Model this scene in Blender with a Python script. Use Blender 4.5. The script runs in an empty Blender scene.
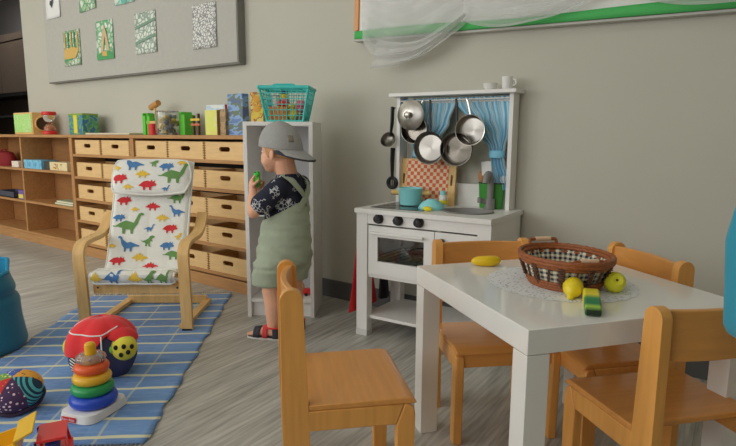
import bpy, bmesh, math, random
from mathutils import Vector, Matrix
random.seed(7)
SC = bpy.context.scene
COL = SC.collection
PI = math.pi
ILL = 0.62

# ---------------------------------------------------------------- colour and materials
def lin(c):
    c = c / 255.0
    return c / 12.92 if c <= 0.04045 else ((c + 0.055) / 1.055) ** 2.4

def rgb(r, g, b, k=ILL):
    c = [lin(v) / k for v in (r, g, b)]
    q = min(1.0, 0.86 / max(c))
    return tuple(v * q for v in c) + (1.0,)

MATS = {}
def mat(name, c, rough=0.6, metal=0.0, spec=0.4, var=0.0, vscale=6.0, bump=0.0, bscale=60.0, coat=0.0, trans=0.0, alpha=1.0, k=ILL, stretch=(1, 1, 1), sheen=0.0):
    if name in MATS:
        return MATS[name]
    m = bpy.data.materials.new(name)
    m.use_nodes = True
    nt = m.node_tree
    b = nt.nodes['Principled BSDF']
    col = rgb(*c, k=k)
    b.inputs['Base Color'].default_value = col
    b.inputs['Roughness'].default_value = rough
    b.inputs['Metallic'].default_value = metal
    b.inputs['Specular IOR Level'].default_value = spec
    b.inputs['Coat Weight'].default_value = coat
    b.inputs['Coat Roughness'].default_value = 0.08
    b.inputs['Transmission Weight'].default_value = trans
    b.inputs['Alpha'].default_value = alpha
    b.inputs['Sheen Weight'].default_value = sheen
    if var or bump:
        tc = nt.nodes.new('ShaderNodeTexCoord')
        mp = nt.nodes.new('ShaderNodeMapping')
        mp.inputs['Scale'].default_value = stretch
        nt.links.new(tc.outputs['Object'], mp.inputs['Vector'])
    if var:
        n = nt.nodes.new('ShaderNodeTexNoise')
        n.inputs['Scale'].default_value = vscale
        n.inputs['Detail'].default_value = 4
        nt.links.new(mp.outputs['Vector'], n.inputs['Vector'])
        r = nt.nodes.new('ShaderNodeValToRGB')
        r.color_ramp.elements[0].position = 0.3
        r.color_ramp.elements[1].position = 0.7
        r.color_ramp.elements[0].color = tuple(v * (1 - var) for v in col[:3]) + (1,)
        r.color_ramp.elements[1].color = tuple(min(0.9, v * (1 + var)) for v in col[:3]) + (1,)
        nt.links.new(n.outputs['Fac'], r.inputs['Fac'])
        nt.links.new(r.outputs['Color'], b.inputs['Base Color'])
    if bump:
        n2 = nt.nodes.new('ShaderNodeTexNoise')
        n2.inputs['Scale'].default_value = bscale
        nt.links.new(mp.outputs['Vector'], n2.inputs['Vector'])
        bp = nt.nodes.new('ShaderNodeBump')
        bp.inputs['Strength'].default_value = bump
        bp.inputs['Distance'].default_value = 0.01
        nt.links.new(n2.outputs['Fac'], bp.inputs['Height'])
        nt.links.new(bp.outputs['Normal'], b.inputs['Normal'])
    MATS[name] = m
    return m

def N(m, kind, **props):
    n = m.node_tree.nodes.new(kind)
    for k, v in props.items():
        setattr(n, k, v)
    return n
def L(m, a, b):
    m.node_tree.links.new(a, b)
def math_node(m, op, a, b=None, c=None):
    n = N(m, 'ShaderNodeMath', operation=op)
    for i, v in enumerate((a, b, c)):
        if v is None:
            continue
        if isinstance(v, (int, float)):
            n.inputs[i].default_value = v
        else:
            L(m, v, n.inputs[i])
    return n.outputs[0]
def mix_col(m, fac, a, b):
    n = N(m, 'ShaderNodeMix', data_type='RGBA')
    for sock, v in ((n.inputs[0], fac), (n.inputs[6], a), (n.inputs[7], b)):
        if isinstance(v, tuple) or isinstance(v, (int, float)):
            sock.default_value = v
        else:
            L(m, v, sock)
    return n.outputs[2]
def bsdf(m):
    return m.node_tree.nodes['Principled BSDF']

# ---------------------------------------------------------------- mesh builder
class MB:
    def __init__(self):
        self.v = []; self.f = []; self.mi = []; self.sm = []; self.uv = {}
        self.mats = []; self.cur = 0; self.T = Matrix.Identity(4)
    def use(self, m):
        if m not in self.mats:
            self.mats.append(m)
        self.cur = self.mats.index(m)
        return self
    def add(self, verts, faces, smooth=False, uvs=None):
        o = len(self.v)
        for p in verts:
            q = self.T @ Vector(p)
            self.v.append((q.x, q.y, q.z))
        for i, f in enumerate(faces):
            if uvs:
                self.uv[len(self.f)] = [uvs[j] for j in f]
            self.f.append([o + j for j in f]); self.mi.append(self.cur); self.sm.append(smooth)
        return self
    def box(self, x0, x1, y0, y1, z0, z1):
        if x0 > x1: x0, x1 = x1, x0
        if y0 > y1: y0, y1 = y1, y0
        if z0 > z1: z0, z1 = z1, z0
        v = [(x0,y0,z0),(x1,y0,z0),(x1,y1,z0),(x0,y1,z0),(x0,y0,z1),(x1,y0,z1),(x1,y1,z1),(x0,y1,z1)]
        return self.add(v, [(0,3,2,1),(4,5,6,7),(0,1,5,4),(1,2,6,5),(2,3,7,6),(3,0,4,7)])
    def ring_loft(self, rings, cap=True, smooth=True, closed=False):
        n = len(rings[0]); v = [p for r in rings for p in r]; f = []
        m = len(rings)
        for i in range(m if closed else m - 1):
            a = i * n; b = ((i + 1) % m) * n
            for j in range(n):
                k = (j + 1) % n
                f.append((a + j, a + k, b + k, b + j))
        if cap and not closed:
            f.append(tuple(reversed(range(n)))); f.append(tuple(range((m - 1) * n, m * n)))
        return self.add(v, f, smooth)
    def tube(self, pts, r, n=10, cap=True, smooth=True, flat=1.0, closed=False, up=None):
        P = [Vector(p) for p in pts]; m = len(P)
        R = r if isinstance(r, (list, tuple)) else [r] * m
        rings = []; prev = None
        for i in range(m):
            if closed:
                t = P[(i + 1) % m] - P[i - 1]
            else:
                t = (P[min(i + 1, m - 1)] - P[max(i - 1, 0)])
            t = t.normalized() if t.length > 1e-9 else Vector((0, 0, 1))
            if prev is None:
                a = Vector(up) if up else (Vector((0, 0, 1)) if abs(t.z) < 0.9 else Vector((1, 0, 0)))
            else:
                a = prev
            a = (a - t * a.dot(t)); a.normalize(); b = t.cross(a); prev = a
            rings.append([tuple(P[i] + a * math.cos(2 * PI * j / n) * R[i] * flat + b * math.sin(2 * PI * j / n) * R[i]) for j in range(n)])
        return self.ring_loft(rings, cap, smooth, closed)
    def cyl(self, p0, p1, r0, r1=None, n=20, smooth=True):
        return self.tube([p0, p1], [r0, r0 if r1 is None else r1], n, True, smooth)
    def lathe(self, prof, n=28, c=(0, 0, 0), sx=1.0, sy=1.0, smooth=True, close_bottom=True, close_top=True, loop=False):
        rings = [[(c[0] + r * sx * math.cos(2 * PI * j / n), c[1] + r * sy * math.sin(2 * PI * j / n), c[2] + z) for j in range(n)] for r, z in prof]
        v = [p for r in rings for p in r]; f = []
        m = len(prof)
        for i in range(m if loop else m - 1):
            a = i * n; b = ((i + 1) % m) * n
            for j in range(n):
                k = (j + 1) % n
                f.append((a + j, a + k, b + k, b + j))
        if not loop:
            if close_bottom: f.append(tuple(reversed(range(n))))
            if close_top: f.append(tuple(range((m - 1) * n, m * n)))
        return self.add(v, f, smooth)
    def ell(self, c, r, rot=None, nu=20, nv=12):
        R = rot if rot is not None else Matrix.Identity(3)
        c = Vector(c); v = []; f = []
        for i in range(1, nv):
            th = PI * i / nv
            for j in range(nu):
                ph = 2 * PI * j / nu
                v.append(tuple(c + R @ Vector((r[0] * math.sin(th) * math.cos(ph), r[1] * math.sin(th) * math.sin(ph), r[2] * math.cos(th)))))
        top = len(v); v.append(tuple(c + R @ Vector((0, 0, r[2])))); bot = len(v); v.append(tuple(c - R @ Vector((0, 0, r[2]))))
        for i in range(nv - 2):
            for j in range(nu):
                k = (j + 1) % nu
                f.append((i * nu + j, (i + 1) * nu + j, (i + 1) * nu + k, i * nu + k))
        for j in range(nu):
            k = (j + 1) % nu
            f.append((top, j, k)); f.append((bot, (nv - 2) * nu + k, (nv - 2) * nu + j))
        return self.add(v, f, True)
    def torus(self, c, R, r, n=28, m=12, sx=1.0, sy=1.0, rz=None, rot=None):
        rz = r if rz is None else rz
        M = rot if rot is not None else Matrix.Identity(3)
        c = Vector(c); v = []; f = []
        for i in range(n):
            a = 2 * PI * i / n
            for j in range(m):
                b = 2 * PI * j / m
                q = R + r * math.cos(b)
                v.append(tuple(c + M @ Vector((q * sx * math.cos(a), q * sy * math.sin(a), rz * math.sin(b)))))
        for i in range(n):
            for j in range(m):
                a = i * m; b = ((i + 1) % n) * m; k = (j + 1) % m
                f.append((a + j, b + j, b + k, a + k))
        return self.add(v, f, True)
    def prism(self, pts, fn, d0, d1, smooth=False):
        """pts: 2-D outline; fn(a, b, d) -> 3-D point; extruded between d0 and d1."""
        n = len(pts)
        v = [fn(a, b, d0) for a, b in pts] + [fn(a, b, d1) for a, b in pts]
        f = [tuple(reversed(range(n))), tuple(range(n, 2 * n))] + [(i, (i + 1) % n, n + (i + 1) % n, n + i) for i in range(n)]
        return self.add(v, f, smooth)
    def grid(self, fn, nu, nv, smooth=True, closed_u=False):
        v = []; uv = []; f = []
        for j in range(nv + 1):
            for i in range(nu + (0 if closed_u else 1)):
                v.append(fn(i / nu, j / nv)); uv.append((i / nu, j / nv))
        w = nu if closed_u else nu + 1
        for j in range(nv):
            for i in range(nu):
                k = (i + 1) % w
                f.append((j * w + i, j * w + k, (j + 1) * w + k, (j + 1) * w + i))
        return self.add(v, f, smooth, uv)
    def mesh(self, name):
        me = bpy.data.meshes.new(name)
        me.from_pydata(self.v, [], self.f)
        for m in self.mats:
            me.materials.append(m)
        me.polygons.foreach_set('material_index', self.mi)
        me.polygons.foreach_set('use_smooth', self.sm)
        if self.uv:
            ul = me.uv_layers.new(name='UVMap')
            for p in me.polygons:
                u = self.uv.get(p.index)
                if u:
                    for li, c in zip(p.loop_indices, u):
                        ul.data[li].uv = c
        bm = bmesh.new(); bm.from_mesh(me)
        bmesh.ops.recalc_face_normals(bm, faces=bm.faces)
        big = [f for f in bm.faces if len(f.verts) > 4]
        bmesh.ops.triangulate(bm, faces=big)
        bm.to_mesh(me); bm.free()
        me.set_sharp_from_angle(angle=math.radians(42))
        me.update()
        return me
    def build(self, name, parent=None, bevel=0.0, seg=2, solid=0.0, sub=0, loc=None, rot=None, label=None):
        o = bpy.data.objects.new(name, self.mesh(name))
        COL.objects.link(o)
        if parent is not None: o.parent = parent
        if loc is not None: o.location = loc
        if rot is not None: o.rotation_euler = rot
        if label: o['label'] = label
        if solid:
            s = o.modifiers.new('Solidify', 'SOLIDIFY'); s.thickness = solid; s.offset = 0
        if sub:
            s = o.modifiers.new('Subsurf', 'SUBSURF'); s.levels = sub; s.render_levels = sub
        if bevel:
            b = o.modifiers.new('Bevel', 'BEVEL'); b.width = bevel; b.segments = seg; b.limit_method = 'ANGLE'; b.angle_limit = math.radians(35)
            b.harden_normals = False
        return o

def remeshed(mb, name, voxel, smooth_it=4, parent=None, factor=0.5, label=None):
    """union of overlapping closed shapes turned into one continuous surface"""
    o = mb.build('tmp')
    r = o.modifiers.new('R', 'REMESH'); r.mode = 'VOXEL'; r.voxel_size = voxel; r.use_smooth_shade = True
    s = o.modifiers.new('S', 'SMOOTH'); s.iterations = smooth_it; s.factor = factor
    dg = bpy.context.evaluated_depsgraph_get()
    me = bpy.data.meshes.new_from_object(o.evaluated_get(dg))
    me.name = name
    old = o.data
    bpy.data.objects.remove(o); bpy.data.meshes.remove(old)
    me.materials.clear()
    for m in mb.mats: me.materials.append(m)
    for p in me.polygons: p.use_smooth = True; p.material_index = 0
    q = bpy.data.objects.new(name, me); COL.objects.link(q)
    if parent is not None: q.parent = parent
    if label: q['label'] = label
    return q

def thing(name, label, cat, loc=(0, 0, 0), rz=0.0, group=None, rot=None):
    o = bpy.data.objects.new(name, None); COL.objects.link(o)
    o.empty_display_size = 0.05
    o.location = loc; o.rotation_euler = rot if rot else (0, 0, rz)
    o['label'] = label; o['category'] = cat
    if group: o['group'] = group
    return o
def tag(o, label, cat, group=None, kind=None):
    o['label'] = label; o['category'] = cat
    if group: o['group'] = group
    if kind: o['kind'] = kind
    return o
def struct(o):
    o['kind'] = 'structure'; return o
def dup(root, loc, rz, label, group=None):
    r = root.copy(); COL.objects.link(r); r.location = loc; r.rotation_euler = (0, 0, rz); r['label'] = label
    if group: r['group'] = group
    for ch in list(root.children):
        c = ch.copy(); COL.objects.link(c); c.parent = r
        for g in list(ch.children):
            d = g.copy(); COL.objects.link(d); d.parent = c
    return r
def smooth_path(pts, n=6):
    """Catmull-Rom through the points"""
    P = [Vector(p) for p in pts]; out = []
    for i in range(len(P) - 1):
        p0 = P[max(i - 1, 0)]; p1 = P[i]; p2 = P[i + 1]; p3 = P[min(i + 2, len(P) - 1)]
        for k in range(n):
            t = k / n
            out.append(0.5 * ((2 * p1) + (p2 - p0) * t + (2 * p0 - 5 * p1 + 4 * p2 - p3) * t * t + (3 * p1 - p0 - 3 * p2 + p3) * t ** 3))
    out.append(P[-1]); return out
def arc(cx, cy, r, a0, a1, n):
    return [(cx + r * math.cos(a0 + (a1 - a0) * i / n), cy + r * math.sin(a0 + (a1 - a0) * i / n)) for i in range(n + 1)]

# ---------------------------------------------------------------- shared materials
WHITE = mat('white_lacquer', (198, 197, 194), 0.35)
WHITE_K = mat('white_foil', (194, 193, 190), 0.4)
STEEL = mat('brushed_steel', (190, 186, 178), 0.28, metal=1.0, k=0.75)
DSTEEL = mat('dark_steel', (112, 108, 102), 0.32, metal=1.0, k=0.75)
BLACK = mat('black_plastic', (24, 24, 26), 0.4)
TURQ = mat('turquoise_enamel', (124, 190, 194), 0.35)
def wood(name, c, scale=(1, 1, 1), rough=0.45, amt=0.16, vs=4.0, k=ILL, coat=0.0):
    return mat(name, c, rough, var=amt, vscale=vs, stretch=scale, coat=coat, k=k)
BEECH = wood('beech_varnished', (188, 134, 68), (14, 14, 1.2), 0.3, 0.08, coat=0.25)
BEECH_H = wood('beech_varnished_seat', (182, 126, 64), (1.2, 14, 14), 0.3, 0.07, coat=0.25)
BIRCH = wood('birch_bentwood', (186, 152, 100), (12, 2, 2), 0.45, 0.10)
SHELFW = wood('shelf_beech', (152, 112, 70), (1.2, 12, 12), 0.5, 0.12)
BOXW = wood('box_plywood', (190, 158, 110), (2, 2, 14), 0.55, 0.07)
# ---------------------------------------------------------------- camera (measured from the photograph's straight lines)
cam_d = bpy.data.cameras.new('camera'); cam = bpy.data.objects.new('camera', cam_d); COL.objects.link(cam)
cam_d.sensor_width = 36.0; cam_d.lens = 563.774 * 36 / 736; cam_d.shift_y = (225.4 - 223.0) / 736
cam_d.clip_start = 0.02
RGT = Vector((0.80571, 0.59229, 0.00521)); UPV = Vector((-0.0959, 0.12176, 0.98792)); FWD = Vector((-0.58449, 0.79647, -0.1549))
cam.matrix_world = Matrix(((RGT.x, UPV.x, -FWD.x, 0.0), (RGT.y, UPV.y, -FWD.y, -2.63794), (RGT.z, UPV.z, -FWD.z, 1.02344), (0, 0, 0, 1)))
SC.camera = cam

# ---------------------------------------------------------------- room shell
WALLY = 0.08; WEND = -6.36
m_wall = mat('wall_paint', (159, 157, 146), 0.75, var=0.015, vscale=2.0, bump=0.03, bscale=180, k=0.62)
m_ceil = mat('ceiling_paint', (215, 214, 206), 0.8)
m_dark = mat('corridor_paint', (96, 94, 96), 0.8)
m_base = mat('baseboard_vinyl', (78, 78, 78), 0.5)

m_floor = mat('floor_vinyl', (128, 122, 110), 0.42, spec=0.35)
def floor_nodes(m):
    tc = N(m, 'ShaderNodeTexCoord'); mp = N(m, 'ShaderNodeMapping')
    mp.inputs['Rotation'].default_value = (0, 0, math.radians(-3))
    L(m, tc.outputs['Object'], mp.inputs['Vector'])
    def nz(sx, sy, sc, det):
        q = N(m, 'ShaderNodeMapping'); q.inputs['Scale'].default_value = (sx, sy, 1)
        L(m, mp.outputs['Vector'], q.inputs['Vector'])
        n = N(m, 'ShaderNodeTexNoise'); n.inputs['Scale'].default_value = sc; n.inputs['Detail'].default_value = det
        L(m, q.outputs['Vector'], n.inputs['Vector']); return n.outputs['Fac']
    a = nz(30, 1.8, 2.2, 5); b = nz(8, 0.6, 1.4, 3)
    s = math_node(m, 'ADD', math_node(m, 'MULTIPLY', a, 0.65), math_node(m, 'MULTIPLY', b, 0.35))
    r = N(m, 'ShaderNodeValToRGB')
    r.color_ramp.elements[0].position = 0.36; r.color_ramp.elements[0].color = rgb(120, 118, 112)
    r.color_ramp.elements[1].position = 0.64; r.color_ramp.elements[1].color = rgb(164, 162, 156)
    L(m, s, r.inputs['Fac'])
    # plank joints
    sp = N(m, 'ShaderNodeSeparateXYZ'); L(m, mp.outputs['Vector'], sp.inputs['Vector'])
    fy = math_node(m, 'FRACT', math_node(m, 'MULTIPLY', sp.outputs['X'], 1 / 0.19))
    line = math_node(m, 'LESS_THAN', fy, 0.012)
    c = mix_col(m, math_node(m, 'MULTIPLY', line, 0.35), r.outputs['Color'], rgb(70, 66, 60))
    L(m, c, bsdf(m).inputs['Base Color'])
floor_nodes(m_floor)

b = MB().use(m_floor); b.box(-12, 2.6, -5.6, 3.2, -0.1, 0.0); struct(b.build('floor'))
b = MB().use(m_ceil); b.box(-12, 2.6, -5.6, 3.2, 3.3, 3.4); struct(b.build('ceiling'))
b = MB().use(m_wall); b.box(WEND, 2.6, WALLY, WALLY + 0.2, 0, 3.3); struct(b.build('wall_back'))
b = MB().use(m_wall); b.box(2.4, 2.6, -5.6, WALLY, 0, 3.3); struct(b.build('wall_right'))
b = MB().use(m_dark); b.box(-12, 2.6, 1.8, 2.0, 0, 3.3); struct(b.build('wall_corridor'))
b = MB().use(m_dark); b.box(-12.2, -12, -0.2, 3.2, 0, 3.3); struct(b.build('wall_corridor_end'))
b = MB().use(m_wall); b.box(-8.6, -8.4, -5.6, -0.6, 0, 3.3); b.box(-12, -8.4, -0.6, -0.4, 0, 3.3); struct(b.build('wall_left'))
# rear wall with three tall windows (behind the viewer)
WINS = [(-7.6, -5.4), (-4.9, -2.7), (-2.2, 0.0)]
b = MB().use(m_wall)
xs = [-8.6] + [v for w in WINS for v in w] + [2.6]
for i in range(0, len(xs), 2):
    b.box(xs[i], xs[i + 1], -5.6, -5.4, 0, 3.3)
for w in WINS:
    b.box(w[0], w[1], -5.6, -5.4, 0, 0.9); b.box(w[0], w[1], -5.6, -5.4, 3.0, 3.3)
struct(b.build('wall_rear'))
m_glass = mat('window_glass', (240, 245, 245), 0.02, trans=1.0, k=0.95)
for i, w in enumerate(WINS):
    f = MB().use(WHITE)
    f.box(w[0], w[0] + .06, -5.54, -5.46, .9, 3.0); f.box(w[1] - .06, w[1], -5.54, -5.46, .9, 3.0)
    f.box(w[0], w[1], -5.54, -5.46, .9, .96); f.box(w[0], w[1], -5.54, -5.46, 2.94, 3.0)
    f.box((w[0] + w[1]) / 2 - .03, (w[0] + w[1]) / 2 + .03, -5.54, -5.46, .96, 2.94)
    struct(f.build('window_%d' % (i + 1)))
b = MB().use(m_base); b.box(-2.72, 2.4, WALLY - 0.014, WALLY, 0, 0.115); struct(b.build('baseboard_back', bevel=0.003))

# daylight through the windows
def area(name, loc, rot, sx, sy, power, c=(1, 1, 1)):
    l = bpy.data.lights.new(name, 'AREA'); l.shape = 'RECTANGLE'; l.size = sx; l.size_y = sy; l.energy = power; l.color = c
    o = bpy.data.objects.new(name, l); COL.objects.link(o); o.location = loc; o.rotation_euler = rot; return o
for i, w in enumerate(WINS):
    area('daylight_%d' % i, ((w[0] + w[1]) / 2, -5.38, 1.95), (math.radians(90), 0, 0), 2.1, 2.0, [68, 47, 23][i], (1.0, 0.99, 0.975))
# added weak fill lights under the ceiling, unseen above the frame
for i, (x, y) in enumerate([(-5.2, -2.2), (-1.2, -2.2)]):
    area('ceiling_fill_%d' % i, (x, y, 3.27), (0, 0, 0), 1.3, 0.5, 5, (1.0, 0.96, 0.88))
area('corridor_fill', (-9.4, -.1 + .6, 3.27), (0, 0, 0), .6, .3, 34, (1.0, .97, .92))  # added unseen fill light that brightens the corridor
wd = bpy.data.worlds.new('World'); SC.world = wd; wd.use_nodes = True
wd.node_tree.nodes['Background'].inputs[0].default_value = (0.75, 0.82, 0.9, 1)
wd.node_tree.nodes['Background'].inputs[1].default_value = 0.6
SC.view_settings.view_transform = 'Standard'; SC.view_settings.look = 'None'; SC.view_settings.gamma = 1.0
SC.view_settings.exposure = 0.12; SC.view_settings.use_curve_mapping = False
SC.cycles.use_denoising = True
SC.cycles.max_bounces = 8; SC.cycles.diffuse_bounces = 5; SC.cycles.sample_clamp_indirect = 6.0

# dark cabinet in the room beyond the wall's end
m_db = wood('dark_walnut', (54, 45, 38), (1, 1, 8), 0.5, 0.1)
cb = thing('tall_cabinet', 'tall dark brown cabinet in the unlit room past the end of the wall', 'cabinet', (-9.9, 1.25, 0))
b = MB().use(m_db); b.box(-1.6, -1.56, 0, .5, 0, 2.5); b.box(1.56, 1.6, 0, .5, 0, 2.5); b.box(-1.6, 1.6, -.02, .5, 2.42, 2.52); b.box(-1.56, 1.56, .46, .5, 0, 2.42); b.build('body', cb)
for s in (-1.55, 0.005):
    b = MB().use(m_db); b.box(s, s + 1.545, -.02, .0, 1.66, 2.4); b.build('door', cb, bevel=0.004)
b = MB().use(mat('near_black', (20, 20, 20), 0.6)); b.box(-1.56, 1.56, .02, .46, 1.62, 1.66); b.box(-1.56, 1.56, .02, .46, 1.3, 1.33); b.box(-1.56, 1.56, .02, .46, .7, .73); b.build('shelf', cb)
# ---------------------------------------------------------------- low beech storage along the back wall
LY = -0.225; LB = 0.07; LT = 1.03
ROWS = [0.868, 0.679, 0.490, 0.302, 0.108]
m_inner = wood('shelf_beech_back', (132, 92, 54), (1.2, 12, 12), 0.6, 0.1)
def case(name, label, x0, x1, shelves, verticals, plinth=True):
    root = thing(name, label, 'cabinet' if 'drawer' in name else 'shelf', (x0, LY, 0))
    w = x1 - x0; d = LB - LY
    t = 0.024
    b = MB().use(SHELFW); b.box(-.003, w + .003, -.006, d, LT - .026, LT); b.build('top_board', root, bevel=0.003)
    for s in (0, w - t):
        b = MB().use(SHELFW); b.box(s, s + t, 0, d, 0.0, LT - .026); b.build('side_panel', root, bevel=0.002)
    for x in verticals:
        b = MB().use(SHELFW); b.box(x - t / 2, x + t / 2, .002, d - .01, .1, LT - .026); b.build('divider', root, bevel=0.002)
    for z in shelves:
        b = MB().use(SHELFW); b.box(t, w - t, .003, d - .008, z - .022, z); b.build('shelf_board', root, bevel=0.002)
    b = MB().use(mat('backboard_painted_shade', (34, 30, 27), .8) if 'drawer' in name else m_inner); b.box(t, w - t, d - .008, d, .02, LT - .026); b.build('back_panel', root)  # drawer cabinets: near-black colour paints in the shade of the gaps above the boxes
    b = MB().use(SHELFW); b.box(t * 0, w, -.004, .02, 0, .078); b.build('plinth', root, bevel=0.002)
    return root
case('open_shelf', 'long low beech shelf with open cubbies left of the drawer cabinets', -7.9, -4.93, [0.71, 0.40, 0.10], [0.99, 2.0])
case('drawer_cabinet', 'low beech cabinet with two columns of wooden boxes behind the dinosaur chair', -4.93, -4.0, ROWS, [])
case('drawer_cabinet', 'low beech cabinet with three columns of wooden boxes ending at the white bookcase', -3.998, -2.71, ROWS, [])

m_slot = mat('slot_shadow_lining', (40, 30, 22), 0.8)
BW = 0.402; BH = 0.118; BD = 0.26
def make_box():
    root = thing('storage_box', 'x', 'box', (0, 0, 0))
    b = MB().use(BOXW)
    t = .010
    b.box(-BW/2, -BW/2 + t, .012, BD, 0, BH); b.box(BW/2 - t, BW/2, .012, BD, 0, BH); b.box(-BW/2, BW/2, BD - t, BD, 0, BH); b.box(-BW/2, BW/2, .012, BD, 0, t)
    b.build('box_body', root)
    # front with a hand hole: two outlines bridged
    bm = bmesh.new()
    outer = [(-BW/2, 0), (BW/2, 0), (BW/2, BH), (-BW/2, BH)]
    r = .0155; hw = .038; hz = BH * .60
    hole = arc(hw, hz, r, -PI/2, PI/2, 6) + arc(-hw, hz, r, PI/2, 3*PI/2, 6)
    ed = []
    for loop in (outer, hole):
        vs = [bm.verts.new((x, 0, z)) for x, z in loop]
        ed += [bm.edges.new((vs[i], vs[(i + 1) % len(vs)])) for i in range(len(vs))]
    bmesh.ops.triangle_fill(bm, use_beauty=True, edges=ed)
    bmesh.ops.recalc_face_normals(bm, faces=bm.faces)
    ex = bmesh.ops.extrude_face_region(bm, geom=list(bm.faces))
    bmesh.ops.translate(bm, vec=(0, .012, 0), verts=[v for v in ex['geom'] if isinstance(v, bmesh.types.BMVert)])
    bmesh.ops.recalc_face_normals(bm, faces=bm.faces)
    me = bpy.data.meshes.new('front_panel'); bm.to_mesh(me); bm.free(); me.materials.append(BOXW); me.materials.append(mat('finger_joint', (120, 88, 50), 0.6))
    o = bpy.data.objects.new('front_panel', me); COL.objects.link(o); o.parent = root
    j = MB().use(mat('finger_joint', (120, 88, 50), 0.6))
    for s in (-1, 1):
        for i in range(7):
            z = .006 + i * .0165
            j.box(s * (BW/2 - .010), s * (BW/2), -.0012, .004, z, z + .008)
    j.build('finger_joints', root)
    return root
proto = None
rown = ['top', 'second', 'third', 'fourth', 'bottom']
def place_box(x, row, label):
    global proto
    loc = (x, LY + .012 + random.uniform(0, .006), ROWS[row] + .0005)
    if proto is None:
        proto = make_box(); proto.location = loc; proto['label'] = label; proto['group'] = 'wooden storage boxes in the cabinets'
    else:
        dup(proto, loc, 0, label, 'wooden storage boxes in the cabinets')
for r in range(5):
    for c in range(2):
        place_box([-4.678, -4.252][c], r, 'plywood box with hand hole, %s row, %s column of the two-column cabinet' % (rown[r], ['left', 'right'][c]))
for r in range(5):
    for c in range(3):
        place_box([-3.765, -3.354, -2.943][c], r, 'plywood box with hand hole, %s row, %s column of the three-column cabinet' % (rown[r], ['left', 'middle', 'right'][c]))

# ---------------------------------------------------------------- things on the low storage
def T0(name, label, cat, x, y, rz=0, z=LT, group=None):
    return thing(name, label, cat, (x, y, z + .0008), rz, group)
def solid_box(w, d, h, m, bevel=.003):
    b = MB().use(m); b.box(-w/2, w/2, -d/2, d/2, 0, h); return b
def pic_mat(name, cols, scale=9, rough=.35, stretch=(1, 1, 1)):
    if name in MATS: return MATS[name]
    m = mat(name, cols[0], rough)
    tc = N(m, 'ShaderNodeTexCoord'); mp = N(m, 'ShaderNodeMapping'); mp.inputs['Scale'].default_value = stretch
    L(m, tc.outputs['Object'], mp.inputs['Vector'])
    n = N(m, 'ShaderNodeTexNoise'); n.inputs['Scale'].default_value = scale; n.inputs['Detail'].default_value = 2; L(m, mp.outputs['Vector'], n.inputs['Vector'])
    r = N(m, 'ShaderNodeValToRGB'); r.color_ramp.interpolation = 'CONSTANT'
    k = len(cols)
    els = r.color_ramp.elements
    els[0].position = 0; els[0].color = rgb(*cols[0]); els[1].position = .36 + .28 / k; els[1].color = rgb(*cols[1])
    for i in range(2, k):
        e = els.new(.36 + .28 * i / k); e.color = rgb(*cols[i])
    L(m, n.outputs['Fac'], r.inputs['Fac']); L(m, r.outputs['Color'], bsdf(m).inputs['Base Color'])
    return m
WOODL = wood('pale_toy_wood', (196, 160, 100), (3, 3, 12), .5, .08)

t = T0('mirror_cube', 'wooden toy cube with bright green picture front and round side hole', 'toy', -5.90, -.09)
b = MB().use(WOODL); b.box(-.195, .195, -.09, .09, 0, .205); b.build('cube_body', t, bevel=.004)
b = MB().use(pic_mat('green_picture', [(176, 214, 130), (136, 190, 84), (206, 232, 178), (150, 205, 110)], 22)); b.box(-.18, .18, -.0945, -.09, .02, .19); b.build('picture_panel', t)
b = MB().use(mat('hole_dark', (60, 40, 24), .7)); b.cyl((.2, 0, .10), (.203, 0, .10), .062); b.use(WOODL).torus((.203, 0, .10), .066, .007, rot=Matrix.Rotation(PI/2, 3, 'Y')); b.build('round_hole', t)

t = T0('sand_timer', 'red capped clear sand timer on the low shelf beside the wooden cube', 'sand timer', -5.49, -.125)
RED = mat('red_plastic', (182, 38, 34), .4)
for z in (0, .175):
    b = MB().use(RED); b.lathe([(.056, 0), (.062, .006), (.062, .026), (.056, .032)], c=(0, 0, z)); b.build('cap', t)
b = MB().use(mat('clear_plastic', (240, 240, 236), .05, trans=.95, k=.9)); b.lathe([(.048, .032), (.05, .06), (.036, .088), (.012, .103), (.036, .118), (.05, .146), (.048, .175)], close_bottom=False, close_top=False); b.build('glass_bulb', t)
b = MB().use(mat('orange_sand', (205, 120, 70), .8)); b.lathe([(.045, .034), (.045, .05), (.015, .072), (.001, .076)]); b.build('sand', t)

t = T0('jungle_box', 'small blue and green picture box with yellow stripe on the low shelf', 'box', -4.952, -.085)
b = MB().use(pic_mat('jungle_print', [(58, 110, 150), (70, 130, 80), (96, 150, 96), (52, 96, 132)], 16)); b.box(-.116, .116, -.07, .07, 0, .165); b.build('box_body', t, bevel=.003)
b = MB().use(mat('jungle_lid', (120, 140, 60), .5)); b.box(-.118, .118, -.072, .072, .165, .18); b.build('lid', t, bevel=.002)
b = MB().use(mat('yellow_print', (205, 190, 60), .5)); b.box(-.03, .03, -.0725, -.07, .01, .165); b.build('yellow_stripe', t)

t = tag(MB().use(mat('paper_stack', (178, 172, 152), .7)).box(-.33, .33, -.13, .13, 0, .014).build('paper_stack', loc=(-4.405, -.06, LT + .001), bevel=.002), 'flat pale stack of paper lying on the two-column cabinet', 'paper')

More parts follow.
